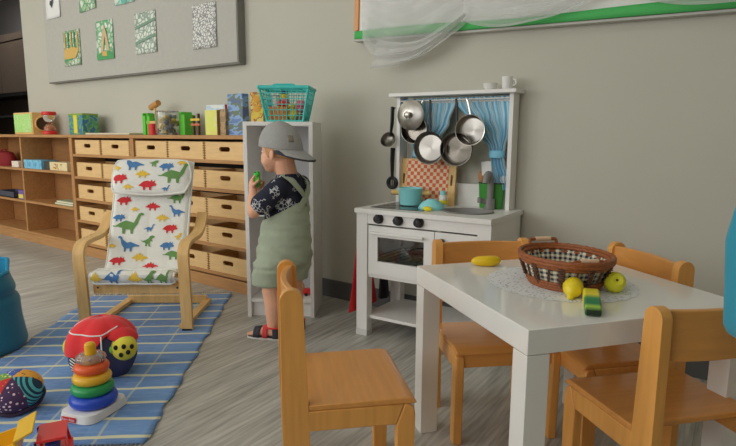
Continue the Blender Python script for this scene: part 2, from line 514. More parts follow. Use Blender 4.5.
GREEN = mat('toy_green', (84, 168, 56), .4)
t = T0('pounding_bench', 'wooden pounding bench with lime green end posts on the three-column cabinet', 'toy', -3.77, -.06)
for x0, w in ((-.25, .04), (-.19, .035), (.215, .062)):
    b = MB().use(GREEN)
    b.box(x0, x0 + w, -.05, .05, 0, .145); b.box(x0, x0 + w * .4, -.05, .05, .145, .165); b.build('end_post', t, bevel=.004)
b = MB().use(WOODL); b.box(-.2, .215, -.048, .04, .082, .104); b.build('bench_board', t, bevel=.003)
b = MB().use(RED); b.cyl((-.10, -.055, 0), (-.10, -.055, .08), .036); b.cyl((-.10, -.055, .08), (-.10, -.055, .084), .03); b.build('peg', t, bevel=.002)

t = T0('toy_mallet', 'small wooden mallet standing head up on the pounding bench', 'mallet', -3.90, -.075)
b = MB().use(WOODL); b.cyl((.015, 0, .100), (0, 0, .215), .009); b.build('handle', t)
b = MB().use(wood('mallet_head_wood', (160, 116, 64), (3, 3, 3), .5)); b.cyl((-.048, 0, .205), (.052, 0, .240), .023); b.build('mallet_head', t, bevel=.003)

t = T0('clear_jar', 'clear plastic jar of yellow and grey blue toy pieces on the low cabinet', 'jar', -3.635, -.15)
b = MB().use(MATS['clear_plastic']); b.lathe([(.0, .001), (.082, .001), (.085, .01), (.085, .165), (.08, .17), (.08, .165), (.081, .012), (.0, .008)], close_bottom=False, close_top=False); b.build('jar_wall', t)
b = MB()
for i in range(60):
    b.use([mat('bead_yellow', (214, 186, 60), .5), mat('bead_slate', (106, 112, 130), .5)][0 if (i % 3) or i % 2 else 1])
    a = random.uniform(0, 2*PI); r = random.uniform(0, .058); z = .022 + .115 * (i / 60)
    x = r * math.cos(a); 
    b.use(MATS['bead_slate'] if (x > .016) == bool(i % 5) else MATS['bead_yellow'])
    b.ell((x, r * math.sin(a), z), (.019, .019, .015), None, 8, 6)
o = b.build('toy_pieces', t); o['kind'] = 'stuff'
MATS['bead_yellow']

t = T0('stick_puzzle', 'tiny wooden stick figure toy between the jar and the books', 'toy', -3.395, -.075)
DKW = mat('dark_stick', (74, 52, 36), .6)
for x, h in ((-.035, .135), (.02, .15)):
    b = MB().use(DKW); b.box(x - .006, x + .006, -.008, .008, 0, h); b.build('post', t, bevel=.001)
for z, c in ((.10, (196, 170, 66)), (.065, (170, 96, 70))):
    b = MB().use(mat('stick_%d' % int(z * 1000), c, .5)); b.box(-.055, .045, -.014, -.008, z, z + .016); b.build('cross_bar', t, bevel=.001)

def book(name, label, x, y, w, h, th, cm, rz=0, z=LT, spine=None, tilt=0):
    t = thing(name, label, 'book', (x, y, z + .0008), rz)
    t.rotation_euler = (tilt, 0, rz)
    b = MB().use(cm); b.box(-w/2, w/2, 0, .003, 0, h); b.box(-w/2, w/2, th - .003, th, 0, h); b.use(spine or cm); b.box(w/2 - .003, w/2, 0, th, 0, h); b.build('cover', t, bevel=.001)
    b = MB().use(mat('page_block', (205, 198, 176), .8)); b.box(-w/2 + .004, w/2 - .004, .003, th - .003, .003, h - .003); b.build('pages', t)
    return t
book('picture_book', 'pale yellow green picture book standing on the low cabinet', -3.125, -.165, .125, .165, .05, pic_mat('yellow_cover', [(206, 204, 110), (190, 196, 96), (216, 212, 140)], 10), spine=mat('book_brown', (140, 112, 78), .6))
book('picture_book', 'white and pale blue picture book with red corner, behind the yellow book', -3.175, -.085, .20, .205, .02, pic_mat('paleblue_cover', [(196, 204, 206), (170, 190, 206), (206, 210, 208)], 6, stretch=(1, 1, 3)), spine=mat('book_red', (190, 66, 54), .5))
book('picture_book', 'thin brown picture book standing between yellow book and tall blue book', -3.022, -.15, .06, .17, .03, pic_mat('brown_cover', [(128, 108, 80), (150, 126, 90), (106, 92, 76)], 14))
book('picture_book', 'tall blue picture book with green scene, tallest on the low cabinet', -2.92, -.13, .148, .265, .05, pic_mat('blue_cover', [(84, 110, 150), (112, 140, 176), (90, 104, 84), (78, 92, 130)], 8, stretch=(1, 1, 2)))

# ---------------------------------------------------------------- things in the open cubbies
def cz(z): return z + .0008
t = thing('red_bag', 'dark red fabric case in the upper left cubby', 'bag', (-6.60, -.10, cz(.71)))
b = MB().use(mat('dark_red_cloth', (112, 26, 30), .8)); b.lathe([(.18, 0), (.195, .03), (.19, .09), (.15, .135), (.06, .15), (.0, .152)], sx=1.0, sy=.45); b.build('case', t)
b = MB().use(mat('dark_red_cloth', (112, 26, 30), .8)); b.tube(smooth_path([(-.06, 0, .145), (-.04, 0, .165), (.04, 0, .165), (.06, 0, .145)], 4), .008); b.build('handle', t)
tag(solid_box(.15, .1, .06, mat('white_card', (196, 186, 174), .6)).build('card_box', loc=(-6.11, -.15, cz(.71)), bevel=.003), 'small white card box left of the divider in upper cubby', 'box')
for i, (x, lab) in enumerate([(-5.825, 'left'), (-5.705, 'middle'), (-5.585, 'right')]):
    t = thing('puzzle_box', 'light blue puzzle box, %s of three in the upper right cubby' % lab, 'box', (x, -.14, cz(.71)), 0, 'light blue puzzle boxes')
    b = MB().use(pic_mat('lightblue_box', [(96, 160, 190), (130, 184, 206), (84, 146, 178)], 20)); b.box(-.057, .057, -.07, .07, 0, .062); b.build('box_base', t, bevel=.002)
    b = MB().use(MATS['lightblue_box']); b.box(-.059, .059, -.072, .072, .04, .083); b.build('lid', t, bevel=.002)
tag(solid_box(.10, .12, .075, mat('dark_tin', (62, 58, 54), .4)).build('tin_box', loc=(-5.47, -.13, cz(.71)), bevel=.004), 'dark small tin box right of the light blue puzzle boxes', 'box')
t = thing('domino_box', 'pale wooden domino box with brown picture in the upper right cubby', 'box', (-5.23, -.14, cz(.71)))
b = MB().use(mat('pale_box', (206, 192, 150), .5)); b.box(-.16, .16, -.06, .06, 0, .075); b.build('box_body', t, bevel=.003)
b = MB().use(pic_mat('domino_print', [(196, 170, 110), (150, 104, 60), (205, 190, 150)], 18)); b.box(-.09, .07, -.0625, -.06, .012, .062); b.build('picture_label', t)
t = thing('toy_tray', 'dark slate tray in the middle left cubby', 'tray', (-6.37, -.12, cz(.40)))
b = MB().use(mat('slate_plastic', (58, 60, 72), .5)); b.box(-.2, .2, -.09, .09, 0, .012); b.box(-.2, .2, -.09, -.08, 0, .06); b.box(-.2, .2, .08, .09, 0, .06); b.box(-.2, -.19, -.09, .09, 0, .06); b.box(.19, .2, -.09, .09, 0, .06); b.build('tray_body', t, bevel=.003)
t = thing('toy_cube', 'small purple and yellow cube in the middle left cubby', 'toy', (-6.01, -.16, cz(.40)))
b = MB().use(mat('purple_card', (98, 78, 130), .5)); b.box(-.06, .06, -.05, .05, 0, .09); b.build('cube_body', t, bevel=.004)
b = MB().use(mat('yellow_card', (206, 190, 90), .5)); b.box(-.05, .05, -.0525, -.05, .01, .05); b.build('yellow_face', t)
for i, z in enumerate((0, .019)):
    t = book('flat_book', 'pale green book lying flat in the middle right cubby, %s of two' % ['lower', 'upper'][i], -5.195 + .02 * i, -.19, .34 - .03 * i, .12, .018, mat('sage_cover_%d' % i, [(130, 142, 112), (146, 156, 124)][i], .6), z=.40)
    t.rotation_euler = (PI / 2, 0, 0); t.location = (-5.195 + .02 * i, -.075, .4012 + z)
# ---------------------------------------------------------------- grey pinboard with drawings
m_felt = mat('grey_felt', (152, 151, 144), .9, var=.03, vscale=30, bump=.1, bscale=300)
m_fr = mat('board_frame_grey', (104, 102, 98), .5)
pb = thing('pinboard', 'large grey felt pinboard with dark edge hung with drawings on the left wall', 'pinboard', (-4.375, WALLY, 1.51))
b = MB().use(m_felt); b.box(-1.36, 1.325, -.066, -.012, .012, 1.10); b.build('felt_panel', pb)
b = MB().use(m_fr)
b.box(-1.372, 1.337, -.06, -.001, 0, .012); b.box(-1.372, 1.337, -.06, -.001, 1.10, 1.112); b.box(-1.372, -1.36, -.06, -.001, .012, 1.10); b.box(1.325, 1.337, -.064, -.001, .012, 1.10)
b.build('frame', pb, bevel=.002)
PBY = WALLY - .066 - .0012
def paper(label, x0, x1, z0, z1, m, name='drawing', tilt=0.0, y=PBY, extra=None, group='drawings on the grey pinboard'):
    w = x1 - x0; h = z1 - z0
    b = MB().use(m)
    b.grid(lambda u, v: ((u - .5) * w, -.004 * (2 * u - 1) ** 2 - .005 * (1 - v) ** 3, (v - .5) * h), 6, 8)
    if extra: extra(b, w, h)
    o = b.build(name, loc=((x0 + x1) / 2, y - .001, (z0 + z1) / 2), rot=(0, tilt, 0), solid=.0012)
    tag(o, label, 'drawing' if name == 'drawing' else 'paper', group)
    return o
def sketch_mat(name, ink, paperc, scale, tint=None, thr=.5):
    m = mat(name, paperc, .8)
    tc = N(m, 'ShaderNodeTexCoord')
    v = N(m, 'ShaderNodeTexVoronoi', feature='DISTANCE_TO_EDGE'); v.inputs['Scale'].default_value = scale
    n = N(m, 'ShaderNodeTexNoise'); n.inputs['Scale'].default_value = scale * .7; n.inputs['Detail'].default_value = 3
    L(m, tc.outputs['Object'], v.inputs['Vector']); L(m, tc.outputs['Object'], n.inputs['Vector'])
    a = math_node(m, 'LESS_THAN', v.outputs['Distance'], .11)
    bb = math_node(m, 'GREATER_THAN', n.outputs['Fac'], thr)
    c = mix_col(m, bb, rgb(*paperc), rgb(*(tint or paperc)))
    c = mix_col(m, math_node(m, 'MULTIPLY', a, .85), c, rgb(*ink))
    L(m, c, bsdf(m).inputs['Base Color']); return m
def blob(b, pts, w, h, m, d=-.008):
    b.use(m); b.prism(pts, lambda x, z, dd: (x * w, dd, z * h), d, d - .0008)
PAPER = (186, 190, 180)
GRN = mat('crayon_green', (70, 132, 84), .8); OCH = mat('crayon_ochre', (176, 146, 84), .8); TEALC = mat('crayon_teal', (96, 150, 140), .8)
def ck(b, w, h):
    blob(b, [(-.18, -.12), (-.05, -.22), (.22, .2), (.16, .24), (-.04, -.06), (-.14, -.02)], w, h, mat('ink_dark', (58, 60, 60), .8))
paper('white sheet with a dark tick mark at the upper left corner of the pinboard', -5.665, -5.405, 2.085, 2.42, mat('white_paper', (192, 192, 190), .8), name='tick_sheet', extra=ck, group=None)
def d1(b, w, h):
    for i in range(5): blob(b, [(-.42 + .19*i, -.1), (-.36 + .19*i, -.1), (-.36 + .19*i, .45), (-.42 + .19*i, .45)], w, h, GRN if i % 2 else OCH)
    blob(b, [(-.48, -.3), (.2, -.3), (.45, -.05), (.1, .02), (-.48, -.02)], w, h, OCH)
    blob(b, [(-.48, -.36), (-.1, -.34), (.3, -.2), (-.48, -.24)], w, h, GRN)
paper('green and ochre forest drawing, lower left of the drawings on the grey pinboard', -5.385, -5.095, 1.645, 1.95, sketch_mat('forest_sketch', (98, 128, 98), PAPER, 22, (150, 170, 140)), extra=d1)
def d2(b, w, h):
    blob(b, [(-.25, -.3), (-.1, .2), (0, .38), (.12, .2), (.28, -.3), (.15, -.3), (.02, .1), (-.1, -.3)], w, h, mat('crayon_tan', (170, 150, 116), .8))
    blob(b, [(-.5, -.5), (.5, -.5), (.5, -.36), (.2, -.28), (-.2, -.3), (-.5, -.38)], w, h, GRN)
    blob(b, [(-.18, -.4), (.12, -.42), (.12, -.3), (-.15, -.28)], w, h, OCH, -.0095)
paper('drawing of a pale tent shape over green grass, second from left on the pinboard', -4.82, -4.555, 1.658, 1.975, sketch_mat('tent_sketch', (84, 140, 100), PAPER, 20, (140, 170, 140), .52), extra=d2)
def d3(b, w, h):
    for z in (-.25, .12): blob(b, [(-.48, z - .02), (.48, z + .14), (.48, z + .20), (-.48, z + .05)], w, h, mat('pencil_green', (108, 134, 116), .8))
paper('grey green line drawing with two slanting bands on the pinboard', -4.235, -3.955, 1.662, 1.97, sketch_mat('band_sketch', (112, 130, 118), PAPER, 26), extra=d3)
paper('black and white patterned sheet near the right end of the pinboard', -3.51, -3.25, 1.638, 1.94, sketch_mat('pattern_sketch', (104, 104, 104), (196, 196, 192), 46))
paper('green drawing cut off by the top, above the tent drawing on the pinboard', -5.065, -4.80, 2.08, 2.40, sketch_mat('leaf_sketch', (82, 130, 92), PAPER, 18, (140, 168, 130)), tilt=math.radians(-3))
def ud(b, w, h):
    blob(b, arc(0, -.36, .16, PI, 2 * PI, 8) + [(.2, -.2), (-.2, -.2)], w, h, TEALC)
paper('teal drawing barely showing at the top edge, above the band drawing', -4.50, -4.22, 2.065, 2.38, sketch_mat('teal_sketch', (110, 166, 154), PAPER, 14, (150, 188, 176)), extra=ud)

# ---------------------------------------------------------------- white board with green edging and its sheer drape
GTILT = math.radians(1.75)
gb = thing('notice_board', 'white notice board with green paper border above the play kitchen', 'notice board', (-2.065, WALLY, 1.565), rot=(0, GTILT, 0))
b = MB().use(mat('white_board_sheet', (190, 190, 186), .7)); b.box(.03, 2.9, -.042, -.02, .03, 1.25); b.build('board_panel', gb)
b = MB().use(mat('board_alu', (150, 148, 142), .4)); b.box(0, 2.93, -.05, -.001, 0, .012); b.box(0, 2.93, -.05, -.001, 1.25, 1.262); b.box(2.918, 2.93, -.05, -.001, .012, 1.25); b.build('frame', gb, bevel=.002)
b = MB().use(mat('green_border_paper', (64, 152, 80), .7)); b.grid(lambda u, v: (.004 + 2.91 * u, -.052 - .003 * math.sin(u * 9) ** 2, .013 + v * (.042 + .006 * math.sin(u * 14))), 40, 2); b.build('green_border', gb, solid=.002)
b = MB().use(wood('board_edge_wood', (186, 128, 78), (10, 10, 1), .5)); b.box(0, .028, -.052, -.001, .06, 1.25); b.build('wood_edge', gb, bevel=.002)

m_tulle = mat('sheer_tulle', (190, 190, 190), .9, k=.62)
def tulle_nodes(m):
    nt = m.node_tree; out = [n for n in nt.nodes if n.type == 'OUTPUT_MATERIAL'][0]
    tr = N(m, 'ShaderNodeBsdfTransparent'); ms = N(m, 'ShaderNodeMixShader')
    tl = N(m, 'ShaderNodeBsdfTranslucent'); tl.inputs[0].default_value = (.75, .75, .74, 1)
    m2 = N(m, 'ShaderNodeMixShader'); m2.inputs[0].default_value = .35
    lw = N(m, 'ShaderNodeLayerWeight'); lw.inputs[0].default_value = .5
    L(m, bsdf(m).outputs[0], m2.inputs[1]); L(m, tl.outputs[0], m2.inputs[2])
    f = math_node(m, 'MULTIPLY_ADD', lw.outputs['Facing'], .40, .40)
    L(m, f, ms.inputs[0]); L(m, tr.outputs[0], ms.inputs[1]); L(m, m2.outputs[0], ms.inputs[2]); L(m, ms.outputs[0], out.inputs[0])
tulle_nodes(m_tulle)
dr = thing('sheer_drape', 'sheer white tulle draped in swags across the green edged notice board', 'drape', (0, 0, 0))
def swag(xa, za, xb, zb, sag, ztop, skew=.5, depth=.05, folds=7, y0=.012):
    """cloth hung between two pinned points with a hanging lower edge"""
    def fn(u, v):
        x = xa + (xb - xa) * u
        s = (4 * u * (1 - u)) ** .9 * (1 + (skew - .5) * 1.4 * (.5 - u) * 2)
        bot = za + (zb - za) * u - sag * s
        top = max(za, zb) * 0 + ztop
        z = bot + (top - bot) * v
        w = (1 - v) ** 1.2
        y = y0 - depth * s * (.35 + .65 * w) - .012 * math.sin(folds * 2 * PI * (v ** .7) + 1.5 * math.sin(3 * u)) * (.25 + s)
        return (x, y - .008 * math.sin(17 * u + 5 * v), z)
    return fn
b = MB().use(m_tulle); b.grid(swag(-1.99, 1.57, -1.335, 1.60, .165, 2.25, .60), 44, 50); b.build('swag', dr)
b = MB().use(m_tulle); b.grid(swag(-1.36, 1.60, -.62, 1.66, .085, 2.25, .62, .04), 40, 40); b.build('swag', dr)
b = MB().use(m_tulle); b.grid(swag(-.66, 1.66, .25, 1.64, .12, 2.25, .6, .04), 40, 40); b.build('swag', dr)
# gathered tail falling from the pin towards the lower left
def tail(u, v):
    a = Vector((-1.335, .0, 1.62)); c = Vector((-1.86, -.035, 1.47))
    p = a.lerp(c, v); wd_ = .012 + .12 * v ** .8
    d = Vector((.35, 0, .94))
    q = p + d * (u - .5) * wd_ * 1.2 + Vector((0, 0, -.07 * math.sin(PI * v)))
    return (q.x, q.y - .02 - .010 * math.sin(u * 5 * PI), q.z)
b = MB().use(m_tulle); b.grid(tail, 24, 24); b.build('gathered_tail', dr)
# ---------------------------------------------------------------- play kitchen
KX, KY, KR = -1.7303, -0.3842, 0.0538
KH = 0.6686
def kw(x, y, z):
    c, s = math.cos(KR), math.sin(KR); return (KX + x * c - y * s, KY + x * s + y * c, z)
k = thing('play_kitchen', 'white wooden toy kitchen with oven, sink and tall hanging frame against the wall', 'play kitchen', (KX, KY, 0), KR)
W = WHITE_K
for x in (0.0, .655):
    for y in (.005, .35):
        b = MB().use(W); b.box(x, x + .065, y, y + .05, .032, .645); b.use(mat('white_foot', (176, 176, 172), .4)).box(x - .002, x + .067, y - .002, y + .052, 0, .032); b.build('leg', k, bevel=.002)
b = MB().use(W); b.box(.065, .655, .008, .026, .592, .645); b.build('control_panel', k, bevel=.001)
b = MB().use(W); b.box(.002, .02, .05, .39, .315, .645); b.build('side_panel', k); b = MB().use(W); b.box(.70, .718, .05, .39, .315, .645); b.build('side_panel', k)
b = MB().use(W); b.box(.02, .70, .02, .39, .315, .333); b.build('cabinet_floor', k); b = MB().use(W); b.box(.02, .70, .375, .39, .333, .645); b.build('cabinet_back', k)
b = MB().use(W); b.box(.445, .46, .03, .37, .333, .6); b.build('partition', k)
b = MB().use(W); b.box(.03, .69, .03, .39, .092, .108); b.build('bottom_shelf', k, bevel=.002)
# worktop with a round hole for the sink
bm = bmesh.new()
outer = [(-.001, -.012), (.724, -.012), (.724, .42), (-.001, .42)]
SXc, SYc, SR = .525, .19, .122
hole = [(SXc + SR * math.cos(2 * PI * i / 40), SYc + SR * .82 * math.sin(2 * PI * i / 40)) for i in range(40)]
ed = []
for loop in (outer, hole):
    vs = [bm.verts.new((x, y, .646)) for x, y in loop]; ed += [bm.edges.new((vs[i], vs[(i + 1) % len(vs)])) for i in range(len(vs))]
bmesh.ops.triangle_fill(bm, use_beauty=True, edges=ed); bmesh.ops.recalc_face_normals(bm, faces=bm.faces)
ex = bmesh.ops.extrude_face_region(bm, geom=list(bm.faces)); bmesh.ops.translate(bm, vec=(0, 0, KH - .646), verts=[v for v in ex['geom'] if isinstance(v, bmesh.types.BMVert)])
bmesh.ops.recalc_face_normals(bm, faces=bm.faces)
me = bpy.data.meshes.new('worktop'); bm.to_mesh(me); bm.free(); me.materials.append(W)
o = bpy.data.objects.new('worktop', me); COL.objects.link(o); o.parent = k
GREYP = mat('grey_plastic', (112, 110, 108), .45)
b = MB().use(GREYP); b.lathe([(.130, .004), (.122, .005), (.118, 0), (.108, -.05), (.07, -.06), (.0, -.062)], n=40, c=(SXc, SYc, KH), sy=.82, close_bottom=False, close_top=False); b.build('sink', k, solid=.002)
b = MB().use(GREYP); b.cyl((.585, .325, KH), (.585, .325, KH + .055), .026, .024); b.tube(smooth_path([(.585, .325, KH + .05), (.586, .325, KH + .12), (.586, .318, KH + .160), (.584, .298, KH + .178), (.582, .276, KH + .165), (.581, .268, KH + .135)], 5), .0165, 12)
b.tube([(.585, .325, KH + .035), (.545, .295, KH + .045)], [.012, .009], 10); b.cyl((.545, .295, KH + .035), (.545, .295, KH + .06), .013); b.build('tap', k)
b = MB().use(mat('hob_glass', (36, 35, 34), .12)); b.box(.05, .345, .06, .34, KH, KH + .003); b.use(mat('hob_ring', (90, 88, 86), .2))
for x, y, r in ((.13, .14, .045), (.25, .25, .055)): b.torus((x, y, KH + .003), r, .0012, 32, 4)
b.build('hob', k)
for x in (.135, .247, .36):
    b = MB().use(BLACK); b.cyl((x, .008, .6225), (x, -.006, .6225), .025, .024); b.cyl((x, -.006, .6225), (x, -.022, .6225), .021, .018); b.use(mat('knob_mark', (70, 70, 70), .4)).box(x - .002, x + .002, -.0235, -.021, .6225, .639); b.build('knob', k, bevel=.002)
# oven door with a real window opening
d = MB().use(W)
dx0, dx1, dz0, dz1 = .074, .441, .336, .585
wx0, wx1, wz0, wz1 = .128, .388, .405, .53
d.box(dx0, dx1, .004, .022, dz0, wz0); d.box(dx0, dx1, .004, .022, wz1, dz1); d.box(dx0, wx0, .004, .022, wz0, wz1); d.box(wx1, dx1, .004, .022, wz0, wz1)
dr_ = d.build('oven_door', k)
b = MB().use(mat('smoked_window', (196, 192, 186), .03, trans=.98, k=.8)); b.box(wx0 - .002, wx1 + .002, .012, .016, wz0 - .002, wz1 + .002); b.build('oven_window', dr_)
b = MB().use(W); b.box(.092, .392, -.022, -.010, .545, .558); b.box(.10, .115, -.012, .006, .546, .557); b.box(.37, .385, -.012, .006, .546, .557); b.build('door_handle', dr_, bevel=.003)
b = MB().use(DSTEEL)
for i in range(9): b.cyl((.09 + .04 * i, .03, .418), (.09 + .04 * i, .36, .418), .0025, n=6)
b.cyl((.08, .035, .418), (.44, .035, .418), .003, n=6); b.build('oven_rack', k)
c2 = MB().use(W); c2.box(.445, .661, .004, .022, .336, .585); dr_ = c2.build('cupboard_door', k, bevel=.001)
b = MB().use(BLACK); b.cyl((.487, .004, .548), (.487, -.014, .548), .009, .013, 14); b.build('door_knob', dr_)
# upper frame
for x in (.036, .660):
    b = MB().use(W); b.box(x, x + .021, .335, .42, KH, 1.235); b.build('upright', k, bevel=.001)
b = MB().use(W); b.box(.008, .704, .295, .425, 1.235, 1.253); b.build('top_shelf', k, bevel=.002)
b = MB().use(W); b.box(.057, .660, .402, .414, KH, .785); b.build('backsplash', k)
b = MB().use(W); b.cyl((.057, .372, 1.205), (.660, .372, 1.205), .006, n=12); b.build('curtain_rod', k)
b = MB().use(W); b.cyl((.057, .335, 1.213), (.660, .335, 1.213), .0035, n=12); b.build('hook_rail', k)

# pan sitting in the oven, seen as a bright curve through the glass
t = thing('oven_pan', 'small shiny pan seen through the dark oven window', 'pan', kw(.340, .13, .4215), KR)
b = MB().use(STEEL); b.lathe([(.0, 0), (.07, 0), (.082, .03), (.085, .03), (.072, -.0), (.0, .003)], close_bottom=False, close_top=False); b.build('pan_body', t, solid=.002)
b = MB().use(BLACK); b.torus((0, 0, .034), .088, .006, 36, 8); b.tube([(-.088, .0, .034), (-.16, .02, .045)], .008, 8); b.build('rim_and_handle', t)

# striped curtains
m_cur = mat('striped_cotton', (150, 190, 206), .85)
def cur_nodes(m):
    uv = N(m, 'ShaderNodeUVMap'); sp = N(m, 'ShaderNodeSeparateXYZ'); L(m, uv.outputs[0], sp.inputs[0])
    f = math_node(m, 'FRACT', math_node(m, 'MULTIPLY', sp.outputs[0], 15.0))
    a = math_node(m, 'LESS_THAN', f, .5); t_ = math_node(m, 'LESS_THAN', math_node(m, 'ABSOLUTE', math_node(m, 'SUBTRACT', f, .75)), .07)
    c = mix_col(m, a, rgb(180, 194, 200), rgb(110, 166, 190)); c = mix_col(m, math_node(m, 'MULTIPLY', t_, .6), c, rgb(128, 166, 184))
    L(m, c, bsdf(m).inputs['Base Color'])
cur_nodes(m_cur)
def curtain(edges, y, amp, npl):
    """edges: list of (z, x_left, x_right)"""
    def at(z):
        for (z0, a0, b0), (z1, a1, b1) in zip(edges, edges[1:]):
            if z <= z0 and z >= z1:
                q = (z0 - z) / (z0 - z1); q = q * q * (3 - 2 * q); return a0 + (a1 - a0) * q, b0 + (b1 - b0) * q
        return edges[-1][1:]
    zt, zb = edges[0][0], edges[-1][0]
    def fn(u, v):
        z = zt + (zb - zt) * v; a, c = at(z)
        w = c - a; full = edges[0][2] - edges[0][1]
        am = amp * (.55 + .75 * (1 - w / full))
        return (a + w * u + .004 * math.sin(9 * v + 14 * u), y + am * math.sin(u * npl * 2 * PI + 1.2 * v), z)
    return fn
def curtain_thing(label, edges, tie, y=.372, side=1):
    t = thing('curtain', label, 'curtain', (KX, KY, 0), KR, 'striped curtains of the play kitchen')
    b = MB().use(m_cur); b.grid(curtain(edges, y, .010, 9), 90, 46); b.build('cloth', t, solid=.0015)
    tx0, tx1, tz = tie
    b = MB().use(m_cur); b.torus(((tx0 + tx1) / 2, y, tz), 1, .12, 26, 8, sx=(tx1 - tx0) / 2 * .95, sy=.026, rz=.018); b.build('tie_band', t)
    return t
curtain_thing('blue striped curtain gathered to the left behind the hanging pans', [(1.226, .062, .365), (1.195, .062, .36), (1.10, .075, .335), (1.0, .10, .27), (.95, .12, .215), (.935, .122, .20), (.912, .115, .20)], (.122, .198, .938), side=-1)
curtain_thing('blue striped curtain tied back to the right post above the green pot', [(1.226, .365, .656), (1.195, .37, .656), (1.12, .425, .656), (1.04, .50, .652), (.975, .552, .635), (.94, .562, .622), (.90, .565, .632), (.83, .575, .650), (.765, .59, .654)], (.556, .632, .942))

# ------------------------------------------------ things hanging on the rail
def hook(b, z0, z1, y=.335):
    b.use(STEEL); b.tube(smooth_path([(0, y + .006 - .335, z0 + .006), (0, y - .335, z0 + .012), (0, y - .335 - .008, z0), (0, y - .335 - .004, (z0 + z1) / 2), (0, y - .335 - .01, z1)], 4), .0022, 8)
def hanging(name, label, cat, x, y=.335):
    return thing(name, label, cat, kw(x, y, 0), KR, 'pans and lids hanging from the kitchen rail')
def pan(label, x, y, zc, r, inside, outer, dx=0.0, depth=.04, handle=True, hookx=None, htop=1.20, bottom=False, name='frying_pan', hm=None, wall=None):
    """round pan hung by its handle; its open side or its base faces the room"""
    t = hanging(name, label, 'pan', x, y)
    b = MB().use(outer)
    rot = Matrix.Rotation(PI / 2, 4, 'X') if not bottom else Matrix.Rotation(-PI / 2, 4, 'X')
    b.T = Matrix.Translation((0, 0, zc)) @ Matrix.Rotation(math.radians(4), 4, 'Z') @ rot
    h = depth
    b.lathe([(0, -h/2), (r * .84, -h/2), (r * .93, -h/2 + .006), (r, h/2), (r + .003, h/2 + .001), (r + .002, h/2 - .003)], n=40, close_bottom=False, close_top=False)
    b.use(wall or inside); b.lathe([(r, h/2), (r * .91, -h/2 + .009), (r * .80, -h/2 + .0035)], n=40, close_bottom=False, close_top=False)
    b.use(inside); b.lathe([(r * .80, -h/2 + .0035), (0, -h/2 + .003)], n=40, close_bottom=False, close_top=False)
    b.build('pan_body', t)
    if handle:
        b = MB().use(hm or BLACK)
        hx = (hookx - x) if hookx is not None else 0
        b.tube([(hx * .25, 0, zc + r * .97), (hx * .75, 0, htop - .02), (hx, .0, htop)], [.008, .007, .006], 10, flat=.5, up=(0, 1, 0)); b.build('handle', t)
    return t
def brushed(name, c, metal=1.0, rough=.3):
    """steel with the radial sheen that turned metal shows"""
    m = mat(name, c, rough, metal=metal, k=.72)
    tc = N(m, 'ShaderNodeTexCoord')
    tg = N(m, 'ShaderNodeTangent', direction_type='RADIAL', axis='Y'); L(m, tg.outputs[0], bsdf(m).inputs['Tangent'])
    bsdf(m).inputs['Anisotropic'].default_value = .75; return m
PANW = mat('pan_wall', (112, 108, 104), .35, metal=.9, k=.75)
TURNED = brushed('turned_steel', (158, 154, 148)); TURND = brushed('turned_dark_steel', (120, 114, 106), rough=.26)
# lid
t = hanging('pan_lid', 'steel pan lid with round knob hanging at the upper left of the rail', 'lid', .142, .30)
b = MB().use(TURNED); b.T = Matrix.Translation((0, 0, 1.138)) @ Matrix.Rotation(PI / 2, 4, 'X')
b.lathe([(.079, 0), (.079, .004), (.070, .008), (.045, .016), (.015, .020), (0, .0205)], n=40, close_bottom=True, close_top=False); b.build('lid_disc', t)
b = MB().use(STEEL); b.T = Matrix.Translation((0, 0, 1.138)) @ Matrix.Rotation(PI / 2, 4, 'X'); b.lathe([(.008, .019), (.008, .03), (.017, .034), (.018, .042), (.012, .047), (0, .048)], n=20, close_top=False); b.build('lid_knob', t)
b = MB(); b.T = Matrix.Translation((0, 0, 0)); hook(b, 1.213, 1.212, .335 + .035); b.tube([(0, .025, 1.213), (0, .004, 1.20)], .0025, 8); b.build('hook', t)
pan('steel saucepan hanging half hidden behind the lid', .160, .322, 1.064, .072, TURND, TURNED, depth=.05, hookx=.20, htop=1.213, name='saucepan', hm=STEEL)
pan('steel frying pan with dark rim hanging above the chequered board', .266, .285, .970, .082, TURNED, DSTEEL, depth=.03, hookx=.262, htop=1.213, wall=PANW)
pan('dark saucepan hanging lowest in the middle of the rail', .415, .295, .965, .081, TURND, DSTEEL, depth=.05, hookx=.40, htop=1.213, name='saucepan', wall=PANW)
pan('shiny steel saucepan hanging right of the dark pan', .486, .30, 1.060, .073, TURNED, STEEL, depth=.055, hookx=.455, htop=1.213, name='saucepan', hm=STEEL)

# black tools on the left upright
t = thing('soup_ladle', 'black handled toy ladle hanging beside the left upright', 'ladle', kw(.010, .335, 0), KR)
b = MB().use(BLACK); b.tube([(.0, 0, 1.185), (.0, -.004, 1.10), (-.008, -.006, 1.03)], [.015, .015, .008], 10, flat=.6); b.cyl((.018, .0, 1.178), (0, .0, 1.178), .003, n=8); b.build('handle', t)
b = MB().use(DSTEEL); b.T = Matrix.Translation((-.014, -.02, 1.01)) @ Matrix.Rotation(math.radians(62), 4, 'X'); b.lathe([(0, -.026), (.025, -.024), (.040, -.01), (.045, .006), (.042, .006), (.036, -.009), (.021, -.020), (0, -.022)], close_bottom=False, close_top=False); b.build('bowl', t)
t = thing('slotted_spoon', 'black slotted toy spoon hanging below the ladle', 'spoon', kw(.014, .335, 0), KR)
b = MB().use(BLACK); b.tube([(.0, 0, .965), (.0, -.004, .90), (.002, -.006, .80)], [.020, .019, .012], 10, flat=.5); b.cyl((.014, 0, .955), (0, 0, .955), .003, n=8); b.build('handle', t)
b = MB().use(BLACK); b.torus((.002, -.006, .775), .027, .010, 22, 8, rot=Matrix.Rotation(PI / 2, 3, 'X'))
for dx in (-.012, 0, .012): b.cyl((.002 + dx, -.006, .752), (.002 + dx, -.006, .80), .0035, n=8)
